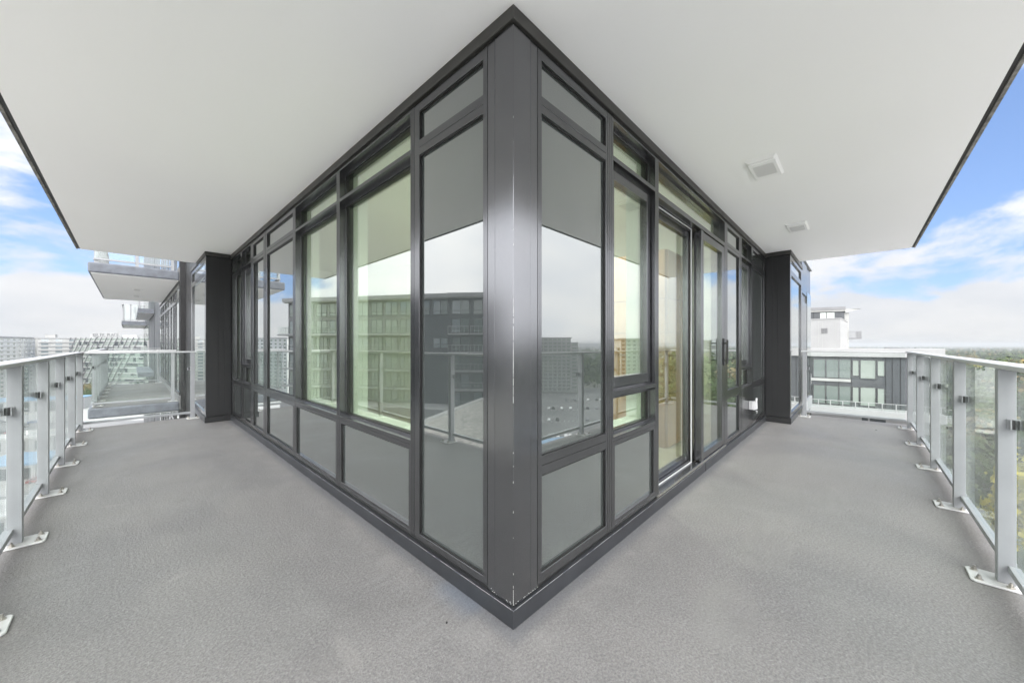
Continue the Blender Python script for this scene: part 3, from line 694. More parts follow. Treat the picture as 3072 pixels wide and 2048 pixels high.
# far left: long white slab blocks
block('apartment_block', 'long white apartment slab with full-width balconies, leftmost on the skyline', 'apartment building', pos(-420, 165), pos(116, 283), 6, GZ, 6.2, 2.9, 6.5, wall='bright_render', slabm='bright_render', slab=.45, win=(.42, .42), winm='far_glass_green', roofo=.8)
block('apartment_block', 'pale grey apartment slab right of the long white one, stair tower on its roof', 'apartment building', pos(112, 268), pos(236, 286), 6, GZ, 5.9, 2.9, 5.6, wall='pale_concrete', slab=.6, win=(.5, .55), winm='far_glass_blue', roofo=.4)
t = empty('stair_tower', (*pos(150, 280), 6.6), R(-10), 'small box stair tower on the roof of the pale grey apartment slab', 'stair tower'); mb = MB(); mb.box(-2.5, 2.5, 0, 4, .02, 2.4); mb.build('wall', 'pale_concrete', t); mb = MB(); mb.box(-2.7, 2.7, -.2, 4.2, 2.41, 2.6); mb.build('roof', 'white_render', t)

# glass office building with slanting fins
p0, p1 = pos(206, 283), pos(438, 268); ob = empty('office_building', (*p0, GZ), math.atan2(p1[1] - p0[1], p1[0] - p0[0]), 'glass office building crossed by slanting white fins, under a roof sign', 'office building')
Lh = math.hypot(p1[0] - p0[0], p1[1] - p0[1]); HH = 44.2; lean = 8.5
mb = MB(); mb.hexa([(-14, 0, 0), (Lh + 2, 0, 0), (Lh + 2, 20, 0), (-14, 20, 0), (lean, 0, HH), (Lh + 2, 0, HH), (Lh + 2, 20, HH), (lean, 20, HH)]); mb.build('curtain_wall', 'far_glass_green', ob)
random.seed(3)
for k in range(11):
    z = HH - 2.2 - k * 4.0; x0 = -14 + (lean + 14) * z / HH
    mb = MB(); mb.box(x0, Lh + 2, -.25, -.003, z - .35, z + .35); mb.build('floor_band', 'white_render', ob)
    x = x0 + 1
    while x < Lh - 3:
        w = random.choice((2.2, 4.2, 2.4))
        if random.random() < .55:
            hh = random.choice((1.2, 2.0, 2.9)); mb = MB(); mb.box(x, x + w, -.12, -.004, z - .4 - hh - .2, z - .4); mb.build('window', random.choice(('dark_window', 'dark_window', 'far_glass')), ob)
        x += w + .3
for k in range(-4, 13):
    xt = lean + k * 5.2; a = (xt, HH + .6); ln = (lean + 14) / HH * 1.25; zlow = 0.0; xb = xt - ln * (a[1] - zlow)
    if xb < -16: zlow = a[1] - (xt + 16) / ln; xb = -16
    if xt > Lh + 2: continue
    if xt < -5: continue
    mb = MB(); w = .20; mb.hexa([(xb, -.9, zlow), (xb + w, -.9, zlow), (xb + w, -.3, zlow), (xb, -.3, zlow), (xt, -.9, a[1]), (xt + w, -.9, a[1]), (xt + w, -.3, a[1]), (xt, -.3, a[1])]); mb.build('fin', 'grey_render', ob)
for a, b, h in ((13, 20, 3.4), (21.2, 44, 1.1), (46, 60, 2.6)):
    mb = MB(); mb.box(a, b, 5, 12, HH + .01, HH + h); mb.build('roof_plant', 'white_render', ob)
cu = bpy.data.curves.new('sign', 'FONT'); cu.body = 'KELTIC PLACE'; cu.size = 3.4; cu.extrude = .12; cu.space_character = 1.12
to = bpy.data.objects.new('tmp', cu); C.objects.link(to); dg = bpy.context.evaluated_depsgraph_get(); me = bpy.data.meshes.new_from_object(to.evaluated_get(dg)); bpy.data.objects.remove(to)
me.materials.clear(); me.materials.append(MATS['grey_render'])
sg = empty('roof_sign', (*pos(277, 284), GZ + HH + 1.2), ob.rotation_euler[2], 'row of grey letters reading KELTIC PLACE on a pale board over the glass office roof', 'sign')
o = put('letter_row', me, sg, (.4, -.2, .4)); o.rotation_euler = (R(90), 0, 0); wl = max(v.co.x for v in me.vertices); o.scale = (26 / wl, 1, 1)
mb = MB(); mb.box(-.2, 27, -.02, .3, .01, 3.3); mb.build('sign_board', 'white_render', sg)
# low white buildings just beyond
block('office_building', 'pale ribbed office block right of the glass one, against the dark wing', 'office building', pos(438, 262), pos(462, 260), 14, GZ, 7.0, 3.4, 2.4, win=(.45, .7), winm='dark_window', roofo=.2)

# right: lower dark wing with two white bands
p0, p1 = pos(2395, 40.6), pos(2822, 34.3); wg = empty('apartment_wing', (*p0, 0), math.atan2(p1[1] - p0[1], p1[0] - p0[0]), 'dark lower wing across the gap at the right with white parapet bands', 'apartment building')
Lh = math.hypot(p1[0] - p0[0], p1[1] - p0[1]); rzw = wg.rotation_euler[2]
mb = MB(); mb.box(0, Lh, 0, 22, -37.9, -.08); mb.build('wall', 'charcoal_panel', wg)
mb = MB(); mb.box(-.5, Lh + .2, -.35, .3, -.07, .80); mb.box(Lh - .3, Lh + .2, .301, 22, -.07, .80); mb.build('parapet', 'white_render', wg, bevel=.03)
mb = MB(); mb.box(-.3, Lh - .31, .31, 21.9, -.075, .45); mb.build('roof_deck', 'gravel', wg)
mb = MB(); mb.box(-.5, Lh - .05, -1.9, -.003, -6.0, -5.25); mb.build('terrace_band', 'white_render', wg, bevel=.02)
mb = MB(); n = 11
for i in range(n + 1): x = -.3 + i * (Lh - .1) / n; mb.box(x - .035, x + .035, -1.85, -1.79, -5.249, -4.55)
mb.box(-.4, Lh - .1, -1.86, -1.78, -4.549, -4.50); rw = empty('terrace_railing', (*p0, 0), rzw, 'thin white railing along the lower terrace of the dark wing', 'railing'); mb.build('rail_frame', 'white_render', rw)
mb = MB(); mb.box(-.3, Lh - .2, -1.83, -1.82, -5.2, -4.56); mb.build('glass_guard', 'rail_glass', rw)
def wx(x): return (x - 2395) / (2822 - 2395) * Lh
for z0 in (-2.0, -4.78, -8.8, -11.6, -14.4):
    for a, b, dz, h, m_ in ((2575, 2593, 0, 1.55, 'far_glass_green'), (2599, 2643, -.25, 1.85, 'far_glass_green'), (2650, 2669, .05, 1.5, 'far_glass_green'), (2448, 2486, -.3, 1.9, 'far_glass'), (2491, 2529, -.3, 1.9, 'far_glass'), (2533, 2568, -.3, 1.9, 'far_glass'), (2790, 2808, -.1, 1.7, 'far_glass')):
        x0, x1 = wx(a), wx(b); w_ = empty('window', (0, 0, 0)); w_.parent = wg
        bpy.data.objects.remove(w_)
        mb = MB(); e = .06
        mb.box(x0 - e, x0, -.10, .02, z0 + dz - e, z0 + dz + h + e); mb.box(x1, x1 + e, -.10, .02, z0 + dz - e, z0 + dz + h + e); mb.box(x0, x1, -.10, .02, z0 + dz + h, z0 + dz + h + e); mb.box(x0, x1, -.10, .02, z0 + dz - e, z0 + dz)
        wo_ = mb.build('window_frame', 'dark_metal', wg)
        mb = MB(); mb.box(x0 + .001, x1 - .001, -.05, .02, z0 + dz + .001, z0 + dz + h - .001); mb.build('pane', m_, wo_)
for x in [wx(q) for q in (2440, 2488, 2531, 2571, 2673, 2692, 2715, 2740, 2765)]:
    mb = MB(); mb.box(x - .02, x + .02, -.03, -.002, -37.8, -.10); mb.build('panel_joint', 'gasket', wg)
for z in (-2.75, -5.9, -8.6, -11.4):
    mb = MB(); mb.box(0, wx(2568), -.16, -.102, z + .05, z + .35); mb.build('spandrel_band', 'pale_concrete', wg)
mb = MB(); mb.box(wx(2440), Lh - .4, -.20, -.103, -7.4, -6.02); mb.build('lower_wall', 'white_render', wg)
for a, b in ((2602, 2620), (2626, 2672)):
    mb = MB(); mb.box(wx(a), wx(b), -.24, -.201, -7.2, -6.2); mb.build('pane', 'dark_window', wg)
# small white balcony at its left end
mb = MB(); mb.box(wx(2405), wx(2436), -1.6, -.17, -3.15, -2.95); mb.build('balcony_slab', 'white_render', wg)
mb = MB()
for x in (wx(2405), wx(2420), wx(2435)): mb.box(x, x + .05, -1.58, -1.52, -2.949, -1.95)
mb.box(wx(2404), wx(2437), -1.6, -1.5, -1.949, -1.90); mb.box(wx(2435.5), wx(2437), -1.49, -.2, -1.949, -1.90); mb.build('balcony_railing', 'white_render', wg)

# penthouse box and canopy tower behind
def orient(name, xa, ka, xb, kb, label, cat, z=0):
    a, b = pos(xa, ka), pos(xb, kb); t = empty(name, (*a, z), math.atan2(b[1] - a[1], b[0] - a[0]), label, cat); return t, math.hypot(b[0] - a[0], b[1] - a[1])
t, l = orient('roof_penthouse', 2400, 43.6, 2521, 41, 'white panelled plant room with a louvre on the roof of the dark wing', 'plant room')
mb = MB(); mb.box(0, l, 0, 9, .46, 4.14); mb.build('wall', 'white_render', t)
mb = MB(); mb.box(-.1, l + .05, -.05, 9.1, 4.141, 4.22); mb.build('roof_coping', 'white_render', t)
lw_ = l / 121
for x in (57, 68.5, 107): mb = MB(); mb.box(x * lw_, x * lw_ + .03, -.012, -.001, .47, 4.12); mb.build('panel_joint', 'pale_concrete', t)
for x0, x1, z in ((31, 57, 2.1), (107, 121, 1.4)): mb = MB(); mb.box(x0 * lw_, x1 * lw_, -.012, -.001, z, z + .03); mb.build('panel_joint', 'pale_concrete', t)
for i in range(5): mb = MB(); mb.box(65.5 * lw_ + .0, 83.5 * lw_, -.06, -.013, 2.55 + i * .12, 2.60 + i * .12); mb.build('louvre_slat', 'grey_render', t)
t, l = orient('tower_block', 2380, 62.9, 2533, 60, 'grey tower behind the white plant room, with a wing-shaped canopy roof', 'tower block')
mb = MB(); mb.box(0, l, 0, 12, GZ, 6.72); mb.build('wall', 'charcoal_panel', t)
mb = MB(); mb.box(-.2, l + .05, -.3, 12, 6.96, 7.45); mb.box(-.2, l + .05, -.2, 12, 6.721, 6.959, 1); mb.build('roof_band', ['grey_render', 'pale_concrete'], t)
mb = MB(); mb.hexa([(l + .06, -.2, 6.5), (l + 2.0, -.2, 6.98), (l + 2.0, 9, 6.98), (l + .06, 9, 6.5), (l + .06, -.2, 7.1), (l + 2.1, -.3, 7.0), (l + 2.1, 9, 7.0), (l + .06, 9, 7.1)]); mb.build('canopy', 'pale_concrete', t)
mb = MB(); mb.box(l + .01, l + .62, .2, 1.1, GZ, 6.49); mb.build('column', 'pale_concrete', t)
for x0, x1 in ((l - 3.2, l - 2.4), (l - 2.3, l - 1.3)):
    mb = MB(); mb.box(x0, x1, -.06, -.002, 4.9, 6.55); mb.build('window', 'far_glass_green', t)
for x in (2.5, 4.8): mb = MB(); mb.box(l - x - 1.6, l - x - 1.55, -.04, -.002, 3.5, 6.7); mb.build('panel_joint', 'gasket', t)
mb = MB(); mb.box(l + .63, l + 2.2, .1, 2.4, 2.15, 2.30); bs = mb.build('balcony_slab', 'grey_render', t)
mb = MB()
for i in range(11): mb.box(l + .65 + i * .15, l + .67 + i * .15, .11, .14, 2.301, 3.34)
for i in range(12): mb.box(l + 2.16, l + 2.19, .2 + i * .18, .22 + i * .18, 2.301, 3.34)
mb.box(l + .63, l + 2.2, .10, .15, 3.341, 3.39); mb.build('railing', 'grey_render', bs)

# opposite block behind the left arm (it stands in the mirror of the left windows)
def opp(x, k): return mirL(pos(x, k))
A = [opp(1480, 56.5), opp(1350, 57.2), opp(1240, 58.3), opp(866, 63.5)]
def facade(name, label, pa, pb, bays, storeys, ztop, wall, slabs, cat='apartment building', winm='far_glass', wtop='far_glass_blue', roof=1.2, back=14, seed=1, bw_=None):
    """facade seen from the balcony: windows per bay and storey, balconies where slabs says"""
    rnd = random.Random(seed); dx, dy = pb[0] - pa[0], pb[1] - pa[1]; Lh = math.hypot(dx, dy)
    # keep the balcony on the outward (local -y) side
    rz = math.atan2(dy, dx); ox = Vector((0 - pa[0], 0 - pa[1])).dot(Vector((math.sin(rz), -math.cos(rz))))
    if ox < 0: pa, pb = pb, pa; dx, dy = -dx, -dy; rz = math.atan2(dy, dx); flip = True
    else: flip = False
    t = empty(name, (pa[0], pa[1], 0), rz, label, cat); st = 2.87
    mb = MB(); mb.box(0, Lh, 0, back, GZ, ztop - .75); mb.build('wall', wall, t)
    mb = MB(); mb.box(-.15, Lh + .15, -roof, back, ztop - .62, ztop); mb.build('roof', 'white_render', t)
    mb = MB(); mb.box(-.1, Lh + .1, -roof + .25, back, ztop - .75, ztop - .621); mb.build('soffit', 'pale_concrete', t)
    bw = Lh / bays; zf = 5.85
    for k in range(storeys):
        z = zf - k * st
        for b in range(bays):
            bb = bays - 1 - b if flip else b
            x0 = b * bw; typ = slabs(k, bb)
            if typ == 'blank': continue
            ws = 2 if typ != 'wide' else 3; x = x0 + bw * .10
            for q in range(ws):
                w = bw * .8 / ws; hh = 2.15 if k == 0 or typ in ('balc', 'wide') else 1.6
                zz = z + .15 if hh > 2 else z + .6
                fm = MB(); e = .05; a, c = x + .05, x + w - .05
                fm.box(a - e, a, -.08, .01, zz, zz + hh); fm.box(c, c + e, -.08, .01, zz, zz + hh); fm.box(a, c, -.08, .01, zz + hh - e, zz + hh); fm.box(a, c, -.08, .01, zz, zz + e); fm.box(a, c, -.08, .01, zz + .55, zz + .60)
                wf = fm.build('window_frame', 'dark_metal', t)
                gm = MB(); gm.box(a + .001, c - .001, -.04, .01, zz + e, zz + hh - e); gm.build('pane', rnd.choice((winm, wtop, winm)), wf)
                x += w
            if typ in ('balc', 'wide'):
                mb = MB(); a, c = x0 + bw * .04, x0 + bw * .96
                mb.box(a, c, -1.7, -.003, z - .22, z - .02); s_ = mb.build('balcony_slab', 'white_render', t)
                mb = MB(); n = 5
                for i in range(n + 1): xx = a + .03 + i * (c - a - .06) / n; mb.box(xx - .022, xx + .022, -1.68, -1.63, z - .019, z + 1.03)
                mb.box(a, c, -1.70, -1.61, z + 1.031, z + 1.08); mb.box(a, a + .05, -1.6, -.01, z + 1.031, z + 1.08); mb.box(c - .05, c, -1.6, -.01, z + 1.031, z + 1.08)
                mb.build('railing', 'white_render', s_)
    return t, Lh, flip
facade('apartment_block', 'charcoal end of the opposite block mirrored in the dark corner glass, with stacked balconies', A[0], A[1], 2, 6, 9.2, 'charcoal_panel', lambda k, b: 'win' if k == 0 else 'balc', seed=2)
facade('apartment_block', 'charcoal middle of the opposite block mirrored left of the corner, mostly blank dark panels', A[1], A[2], 2, 6, 9.15, 'charcoal_panel', lambda k, b: 'win' if k == 0 or (k == 2 and b == 0) else 'blank', seed=4)
t, l, fl_ = facade('apartment_block', 'long balconied side of the opposite block mirrored in the two big left windows', A[2], A[3], 9, 6, 9.1, 'grey_render', lambda k, b: 'win' if k == 0 else ('balc' if b % 2 or k == 1 else 'wide'), seed=5, winm='far_glass_green')
for nm, z0, z1, y in (('terrace_guard', 4.0, 5.1, 2.2),):
    mb = MB(); mb.box(0, l, -y, -y + .05, 3.0, 4.2); mb.build(nm, 'rail_glass', t); mb = MB(); mb.box(0, l, -y - .1, -.01, 2.7, 2.99); mb.build('terrace_slab', 'white_render', t)
# white podium band under it
pa, pb = opp(1345, 54.5), opp(880, 60); dx, dy = pb[0] - pa[0], pb[1] - pa[1]; rz = math.atan2(dy, dx)
if Vector((-pa[0], -pa[1])).dot(Vector((math.sin(rz), -math.cos(rz)))) < 0: pa, pb = pb, pa; rz = math.atan2(pb[1] - pa[1], pb[0] - pa[0])
l = math.hypot(dx, dy); t = empty('podium', (*pa, 0), rz, 'white banded podium at the foot of the opposite block', 'building')
mb = MB(); mb.box(0, l, -2, 2.5, GZ, -9.7); mb.build('wall', 'pale_concrete', t); mb = MB(); mb.box(-.2, l + .2, -2.4, 2.5, -9.69, -8.1); mb.build('parapet', 'white_render', t)
for i in range(14):
    mb = MB(); x = 1 + i * (l - 2) / 14; mb.box(x, x + (l - 2) / 14 * .6, -2.1, -2.001, -12.6, -10.2); mb.build('window', 'dark_window', t)
# gravel roof below the left arm
q = [mirL(pos(1230, 17.9)), mirL(pos(1448, 27.2)), mirL(pos(1700, 46)), mirL(pos(2600, 20)), mirL(pos(1600, 4.9)), mirL(pos(1150, 9.5))]
q = [(min(x, -1.75), y) for x, y in q]
mb = MB()
area = sum(q[i][0] * q[(i + 1) % 6][1] - q[(i + 1) % 6][0] * q[i][1] for i in range(6))
if area < 0: q = q[::-1]
gr = empty('lower_roof_building', (*q[0], GZ), 0, 'gravelled flat roof with a pale kerb just below the left arm of the balcony', 'building')
ql = [(x - q[0][0], y - q[0][1]) for x, y in q]
mb.prism(ql, 0, -3.15 - GZ); mb.build('wall', 'charcoal_panel', gr)
mb = MB(); mb.prism(ql, -3.149 - GZ, -3.0 - GZ); mb.build('gravel_roof', 'gravel', gr)
mb = MB()
cxq = sum(a for a, b in ql) / 6; cyq = sum(b for a, b in ql) / 6
for i in range(6):
    a = Vector((*ql[i], 0)); b = Vector((*ql[(i + 1) % 6], 0)); d = (b - a).normalized(); nrm = Vector((d.y, -d.x, 0)) * .30; z = Vector((0, 0, -2.999 - GZ)); up = Vector((0, 0, .16))
    mb.hexa([a + z, b + z, b + nrm + z, a + nrm + z, a + z + up, b + z + up, b + nrm + z + up, a + nrm + z + up])
mb.build('roof_kerb', 'pale_concrete', gr)

# towers behind the right arm (seen in the right windows)
def mr(x, k): return mirR(pos(x, k))
def tower(label, xa, ka, xb, kb, zt, wall, **k):
    a, b = mr(xa, ka), mr(xb, kb); rz = math.atan2(b[1] - a[1], b[0] - a[0])
    if Vector((-a[0], -a[1])).dot(Vector((math.sin(rz), -math.cos(rz)))) < 0: a, b = b, a
    return block('apartment_tower', label, 'tower block', a, b, 18, GZ, zt, 2.9, k.pop('bay', 3.6), wall=wall, **k)
tower('green grey glass tower mirrored in the dark pane right of the corner', 1575, 300, 1712, 300, 6.6, 'pale_concrete', winm='far_glass_green', win=(.7, .62), slab=.9, roofo=.9, roofm='pale_concrete')
tower('lower step of the green grey tower mirrored right of the corner', 1712, 299, 1734, 299, 2.5, 'pale_concrete', winm='far_glass_green', slab=.9, roofo=.2)
tower('white tower with an overhanging roof mirrored in the narrow opening window', 1862, 262, 1945, 262, 5.2, 'white_render', winm='dark_window', win=(.5, .5), slab=.9, roofo=2.0)
tower('white low shoulder block left of the mirrored white tower', 1851, 264, 1862, 264, -1.2, 'white_render', winm='dark_window', roofo=.3)
tower('white tower with a tilted roof mirrored in the sliding door', 2100, 330, 2131, 330, 4.6, 'white_render', winm='grey_render', win=(.5, .5), slab=1.2, roofo=1.6)
tower('white low block beside the tilted-roof tower', 2131, 334, 2149, 334, .3, 'white_render', winm='grey_render', roofo=.3)

# ================================================================== STREETS, LOTS, LOW BUILDINGS, CARS
def sheet(name, pts, z, m, kind='structure'):
    mb = MB(); mb.poly([(x, y, z) for x, y in pts]); o = mb.build(name, m); tag(o, kind=kind); return o
sheet('parking_lot', [mr(1380, 120), mr(1380, 330), mr(1900, 330), mr(1960, 120)], GZ + .02, 'asphalt')
sheet('street', [(-900, 40), (900, 40 - 60), (900, 58 - 60), (-900, 58)], GZ + .012, 'asphalt')
sheet('parking_lot', [pos(-900, 60), pos(-900, 230), pos(420, 260), pos(420, 60)], GZ + .028, 'pale_concrete')
sheet('street', [pos(-900, 150), pos(-900, 165), pos(430, 190), pos(430, 172)], GZ + .034, 'asphalt')
sheet('street', [pos(-700, 76), pos(-700, 88), pos(430, 98), pos(430, 84)], GZ + .034, 'asphalt')
sheet('park_lawn', [pos(2500, 60), pos(2500, 520), pos(3600, 520), pos(3900, 60)], GZ + .02, 'grass')
sheet('lane', [pos(2500, 205), pos(2500, 215), pos(3500, 190), pos(3500, 181)], GZ + .04, 'asphalt')
mb = MB(); random.seed(11)
for r in range(5):
    for i in range(34):
        x = 1420 + i * 13; k = 150 + r * 34; a = mr(x, k); b = mr(x, k + 5)
        d = Vector((b[0] - a[0], b[1] - a[1])).normalized(); nn = Vector((-d.y, d.x)) * .07
        mb.poly([(a[0] - nn.x, a[1] - nn.y, GZ + .03), (a[0] + nn.x, a[1] + nn.y, GZ + .03), (b[0] + nn.x, b[1] + nn.y, GZ + .03), (b[0] - nn.x, b[1] - nn.y, GZ + .03)])
tag(mb.build('bay_markings', 'road_paint'), kind='structure')
car_mesh = {}
def car_parts(col):
    if col in car_mesh: return car_mesh[col]
    mb = MB(); mb.hexa([(-2.2, -.88, .28), (2.2, -.88, .28), (2.2, .88, .28), (-2.2, .88, .28), (-2.15, -.84, .88), (2.1, -.84, .80), (2.1, .84, .80), (-2.15, .84, .88)])
    mb.hexa([(-1.75, -.78, .86), (1.15, -.78, .83), (1.15, .78, .83), (-1.75, .78, .86), (-1.25, -.64, 1.42), (.45, -.64, 1.42), (.45, .64, 1.42), (-1.25, .64, 1.42)])
    body = mb.mesh('body', col)
    mb = MB(); mb.hexa([(-1.62, -.80, .92), (1.0, -.80, .92), (1.0, .80, .92), (-1.62, .80, .92), (-1.28, -.67, 1.34), (.48, -.67, 1.34), (.48, .67, 1.34), (-1.28, .67, 1.34)]); gl = mb.mesh('window', 'dark_window')
    mb = MB(); mb.cyl((0, -.09, 0), (0, .09, 0), .32, n=12); wh = mb.mesh('wheel', 'tyre')
    car_mesh[col] = (body, gl, wh); return car_mesh[col]
def car(p, rz, col, label, group='cars parked in the lots below'):
    t = empty('parked_car', (p[0], p[1], GZ + .04), rz, label, 'car', group); b, g_, w = car_parts(col); put('body', b, t); put('window', g_, t)
    for x in (-1.35, 1.35):
        for y in (-.85, .85): put('wheel', w, t, (x, y, .32))
random.seed(5); cc = [('car_white', 'white'), ('car_grey', 'grey'), ('car_black', 'black'), ('car_red', 'red'), ('car_blue', 'blue')]
for r in range(4):
    for i in range(14):
        if random.random() < .55: continue
        x = 1640 + i * 13 + random.uniform(-1, 1); k = 152 + r * 34; c_, n_ = random.choice([cc[0], cc[0], cc[1], cc[2]]); a = mr(x + 6, k + 2.5); b = mr(x + 6, k + 6)
        car(a, math.atan2(b[1] - a[1], b[0] - a[0]), c_, '%s car parked in the lot mirrored in the glass right of the corner' % n_)
for i in range(16):
    x = random.uniform(-40, 240); k = random.choice((74, 92, 104, 160, 182)) ; c_, n_ = random.choice(cc); a = pos(x, k); b = pos(x + 30, k + 1)
    car(a, math.atan2(b[1] - a[1], b[0] - a[0]), c_, '%s car far below the left railing' % n_, 'cars far below the left railing')
def shed(label, xa, ka, xb, kb, depth, h, wall, roof, mirror=False):
    a, b = (mr(xa, ka), mr(xb, kb)) if mirror else (pos(xa, ka), pos(xb, kb)); rz = math.atan2(b[1] - a[1], b[0] - a[0])
    if Vector((-a[0], -a[1])).dot(Vector((math.sin(rz), -math.cos(rz)))) < 0: a, b = b, a; rz += math.pi
    l = math.hypot(b[0] - a[0], b[1] - a[1]); t = empty('low_building', (*a, GZ), rz, label, 'building')
    mb = MB(); mb.box(0, l, 0, depth, 0, h); mb.build('wall', wall, t); mb = MB(); mb.box(-.3, l + .3, -.3, depth + .3, h + .001, h + .5); mb.build('roof', roof, t)
    n = max(2, int(l / 5))
    for i in range(n): mb = MB(); x = (i + .2) * l / n; mb.box(x, x + l / n * .6, -.06, -.002, 1, h - .8); mb.build('window', 'dark_window', t)
shed('low flat building with a blue roof seen through the left railing, nearer one', -120, 100, 105, 104, 14, 5, 'pale_concrete', 'blue_roof')
shed('low flat building with a pale roof seen through the left railing', -60, 128, 160, 135, 16, 5, 'white_render', 'roof_membrane')
shed('long low hall with a pale blue roof farther out through the left railing', -150, 198, 210, 214, 18, 7, 'white_render', 'blue_roof')
shed('low pale roof right below the left railing', -260, 66, 40, 70, 10, 6, 'white_render', 'roof_membrane')
shed('low white roof seen under the next balcony', 235, 92, 420, 96, 22, 9, 'white_render', 'roof_membrane')
shed('row of blue market canopies mirrored low in the dark right pane', 1560, 128, 1790, 140, 5, 3.2, 'pale_concrete', 'blue_roof', True)
shed('low grey roof between the trees right of the railing', 2860, 150, 2960, 150, 20, 6, 'white_render', 'roof_membrane')

# ================================================================== TREES
def crown_mesh(name, matn, shape, n, size, seed):
    rnd = random.Random(seed); mb = MB(); lobes = []
    if shape == 'round':
        for _ in range(11):
            a = rnd.uniform(0, 6.283); r = rnd.uniform(0, .30); z = rnd.uniform(.32, .86); rr_ = rnd.uniform(.15, .27)
            lobes.append((math.cos(a) * r * (1.25 - z * .6), math.sin(a) * r * (1.25 - z * .6), z, rr_))
    for _ in range(n):
        if shape == 'round':
            lx, ly, lz, lr = rnd.choice(lobes); v = Vector((rnd.gauss(0, 1), rnd.gauss(0, 1), rnd.gauss(0, 1))).normalized() * lr * rnd.uniform(.72, 1.08); c = Vector((lx, ly, lz)) + v; nn = v.normalized()
        else:
            z = rnd.uniform(.10, 1.0); tier = (z * 9) % 1.0; r = (1.02 - z) * .24 * (.72 + .45 * (1 - tier)) * rnd.uniform(.6, 1.08); a = rnd.uniform(0, 6.283); c = Vector((math.cos(a) * r, math.sin(a) * r, z)); nn = Vector((math.cos(a), math.sin(a), .35)).normalized()
        nn = (nn + Vector((rnd.gauss(0, .35), rnd.gauss(0, .35), rnd.gauss(0, .35)))).normalized()
        u = nn.orthogonal().normalized(); w = nn.cross(u); a = rnd.uniform(0, 6.283); u, w = u * math.cos(a) + w * math.sin(a), w * math.cos(a) - u * math.sin(a); s_ = size * rnd.uniform(.6, 1.3)
        k = rnd.uniform(.5, .9)
        mb.poly([c + u * s_, c + w * s_ * k, c - u * s_ * .9, c - w * s_ * k])
    return mb.mesh(name, matn)
crowns = {'foliage': [crown_mesh('crown', 'foliage', 'round', 1500, .032, s) for s in (1, 2, 3)], 'foliage_autumn': [crown_mesh('crown', 'foliage_autumn', 'round', 1400, .032, 5)], 'foliage_yellow': [crown_mesh('crown', 'foliage_yellow', 'round', 1600, .028, 6)], 'foliage_conifer': [crown_mesh('crown', 'foliage_conifer', 'cone', 1300, .032, 8)]}
mb = MB(); mb.cyl((0, 0, 0), (0, 0, .5), .028, .014, 7)
for a in (0, 2.1, 4.2): mb.cyl((0, 0, .36), (math.cos(a) * .17, math.sin(a) * .17, .66), .012, .005, 5)
trunk = mb.mesh('trunk', 'bark')
LBL = {'foliage': 'green broadleaf tree in the wooded suburb beyond the right railing', 'foliage_autumn': 'rusty autumn tree in the wooded suburb beyond the right railing', 'foliage_yellow': 'bright yellow autumn tree below the right arm', 'foliage_conifer': 'dark pointed conifer in the wooded suburb beyond the right railing'}
def tree(p, h, kind, wide=1.0, rnd=random, label=None, group=None):
    dd = math.hypot(p[0], p[1])
    if not label: label = ('near ' if dd < 260 else 'middle distance ' if dd < 560 else 'far-off ') + LBL[kind]
    t = empty('conifer' if kind == 'foliage_conifer' else 'broadleaf_tree', (p[0], p[1], GZ), rnd.uniform(0, 6.28), label or LBL[kind], 'tree', group or ('conifers in the suburb' if kind == 'foliage_conifer' else 'broadleaf trees in the suburb, ' + kind.replace('_', ' ')))
    put('trunk', trunk, t, sc=(h, h, h)); put('crown', rnd.choice(crowns[kind]), t, sc=(h * wide, h * wide, h)); return t
rnd = random.Random(21)
def pick(r): return 'foliage_conifer' if r < .17 else 'foliage_autumn' if r < .29 else 'foliage_yellow' if r < .30 else 'foliage'
def blocked(x, y):
    return False
# wood behind the right arm, mirrored in the door
n = 0
for i in range(26):
    x = 1985 + rnd.uniform(0, 290); k = rnd.uniform(150, 215); tree(mr(x, k), rnd.uniform(27, 33) * (.9 if k < 170 else 1.05), 'foliage' if rnd.random() < .8 else 'foliage_autumn', 1.0, rnd, 'tall green or rusty tree of the wood mirrored in the sliding door', 'wood mirrored in the door'); n += 1
for x, k, h in ((2140, 96, 21), (2152, 100, 20), (2161, 94, 19), (2118, 98, 13), (2200, 96, 13), (1950, 78, 12), (1990, 88, 12)): tree(mr(x, k), h, 'foliage_yellow', 1.0, rnd); n += 1
for i in range(115):
    x = rnd.uniform(2760, 3250); k = rnd.uniform(85, 330) ; h = rnd.uniform(13, 22); tree(pos(x, k), h, pick(rnd.random()), 1.05, rnd); n += 1
for i in range(150):
    x = rnd.uniform(2560, 3300); k = 330 + 600 * rnd.random() ** 1.2; h = rnd.uniform(12, 23); tree(pos(x, k), h, pick(rnd.random()), 1.15, rnd); n += 1
tree(pos(2745, 620), 34, 'foliage_conifer', 1.4, rnd)
for x, k in ((3040, 520), (3064, 500), (3082, 520)): tree(pos(x, k), 18, 'foliage_autumn', 1.5, rnd)
tree(pos(3052, 420), 14, 'foliage_yellow', 2.2, rnd)
for i in range(14):
    x = rnd.uniform(225, 300); k = rnd.uniform(230, 262); tree(pos(x, k), rnd.uniform(8, 12), 'foliage' if rnd.random() < .6 else 'foliage_autumn', 1.2, rnd, 'street tree at the foot of the glass office building', 'street trees by the glass office')
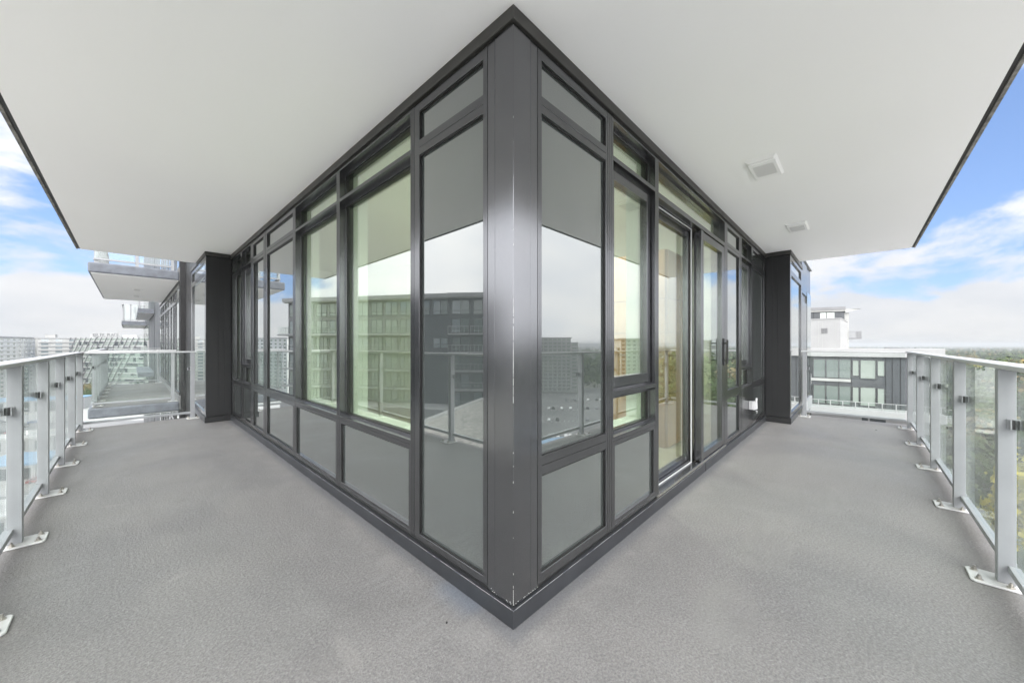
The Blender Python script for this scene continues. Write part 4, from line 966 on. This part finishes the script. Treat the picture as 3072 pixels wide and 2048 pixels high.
# far woods as one mass: many small crowns joined
def far_wood(name, count, k0, k1, xa, xb, seed, matn, mirror=False, hmin=11, hmax=22):
    rn = random.Random(seed); mb = MB()
    for _ in range(count):
        k = k0 * (k1 / k0) ** rn.random(); x = rn.uniform(xa, xb); p = mr(x, k) if mirror else pos(x, k); h = rn.uniform(hmin, hmax); w = h * rn.uniform(.28, .5); con = rn.random() < .2
        if con: w = h * .2
        m_ = 10 if k > 1500 else 26
        for _ in range(m_):
            a = rn.uniform(0, 6.283); z = rn.uniform(.12, 1.0); rad = w * (1.05 - z) if con else w * math.sqrt(max(.05, 1 - (2 * z - 1.05) ** 2)); rad *= rn.uniform(.65, 1)
            c = Vector((p[0] + math.cos(a) * rad, p[1] + math.sin(a) * rad, GZ + h * z)); s_ = h * (.17 if k > 1500 else .12) * rn.uniform(.6, 1.3)
            nn = Vector((math.cos(a) + rn.gauss(0, .4), math.sin(a) + rn.gauss(0, .4), rn.gauss(.2, .4))).normalized(); u = nn.orthogonal().normalized() * s_; v_ = nn.cross(u).normalized() * s_ * rn.uniform(.6, 1)
            mb.poly([c + u, c + v_, c - u, c - v_])
    o = mb.build(name, matn); tag(o, kind='stuff'); return o
far_wood('distant_woods', 5200, 800, 6200, 2300, 3900, 31, 'foliage')
far_wood('distant_autumn_woods', 1500, 700, 4500, 2300, 3900, 32, 'foliage_autumn')
far_wood('distant_conifers', 1500, 700, 5200, 2300, 3900, 33, 'foliage_conifer')
far_wood('woods_behind', 2600, 330, 5200, 1350, 2300, 34, 'foliage', True)
far_wood('woods_left', 900, 420, 5200, -900, 600, 35, 'foliage')
# houses among the trees
rnd = random.Random(44); hm = {}
def house(p, rz, wallm, roofm, label):
    t = empty('house', (*p, GZ), rz, label, 'house', 'houses among the distant trees'); a, b, h = 6, 4.5, 6
    mb = MB(); mb.box(-a, a, -b, b, 0, h); mb.build('wall', wallm, t); mb = MB()
    mb.poly([(-a - .5, -b - .5, h), (a + .5, -b - .5, h), (a + .5, 0, h + 3), (-a - .5, 0, h + 3)]); mb.poly([(a + .5, b + .5, h), (-a - .5, b + .5, h), (-a - .5, 0, h + 3), (a + .5, 0, h + 3)]); mb.poly([(-a, b, h), (-a, -b, h), (-a, 0, h + 2.8)]); mb.poly([(a, -b, h), (a, b, h), (a, 0, h + 2.8)]); mb.build('roof', roofm, t)
    for x in (-4, 0, 4):
        mb = MB(); mb.box(x - .7, x + .7, -b - .05, -b - .001, 3.6, 5); mb.build('window', 'dark_window', t)
for i in range(60):
    x = rnd.uniform(2640, 3150); k = rnd.uniform(380, 1500); w_ = rnd.choice(('white_render', 'white_render', 'pale_concrete', 'warm_render')); r_ = rnd.choice(('grey_render', 'roof_membrane', 'brick_red', 'white_render'))
    house(pos(x, k), rnd.uniform(0, 6.28), w_, r_, 'small pitched-roof house half hidden among the trees beyond the right railing')
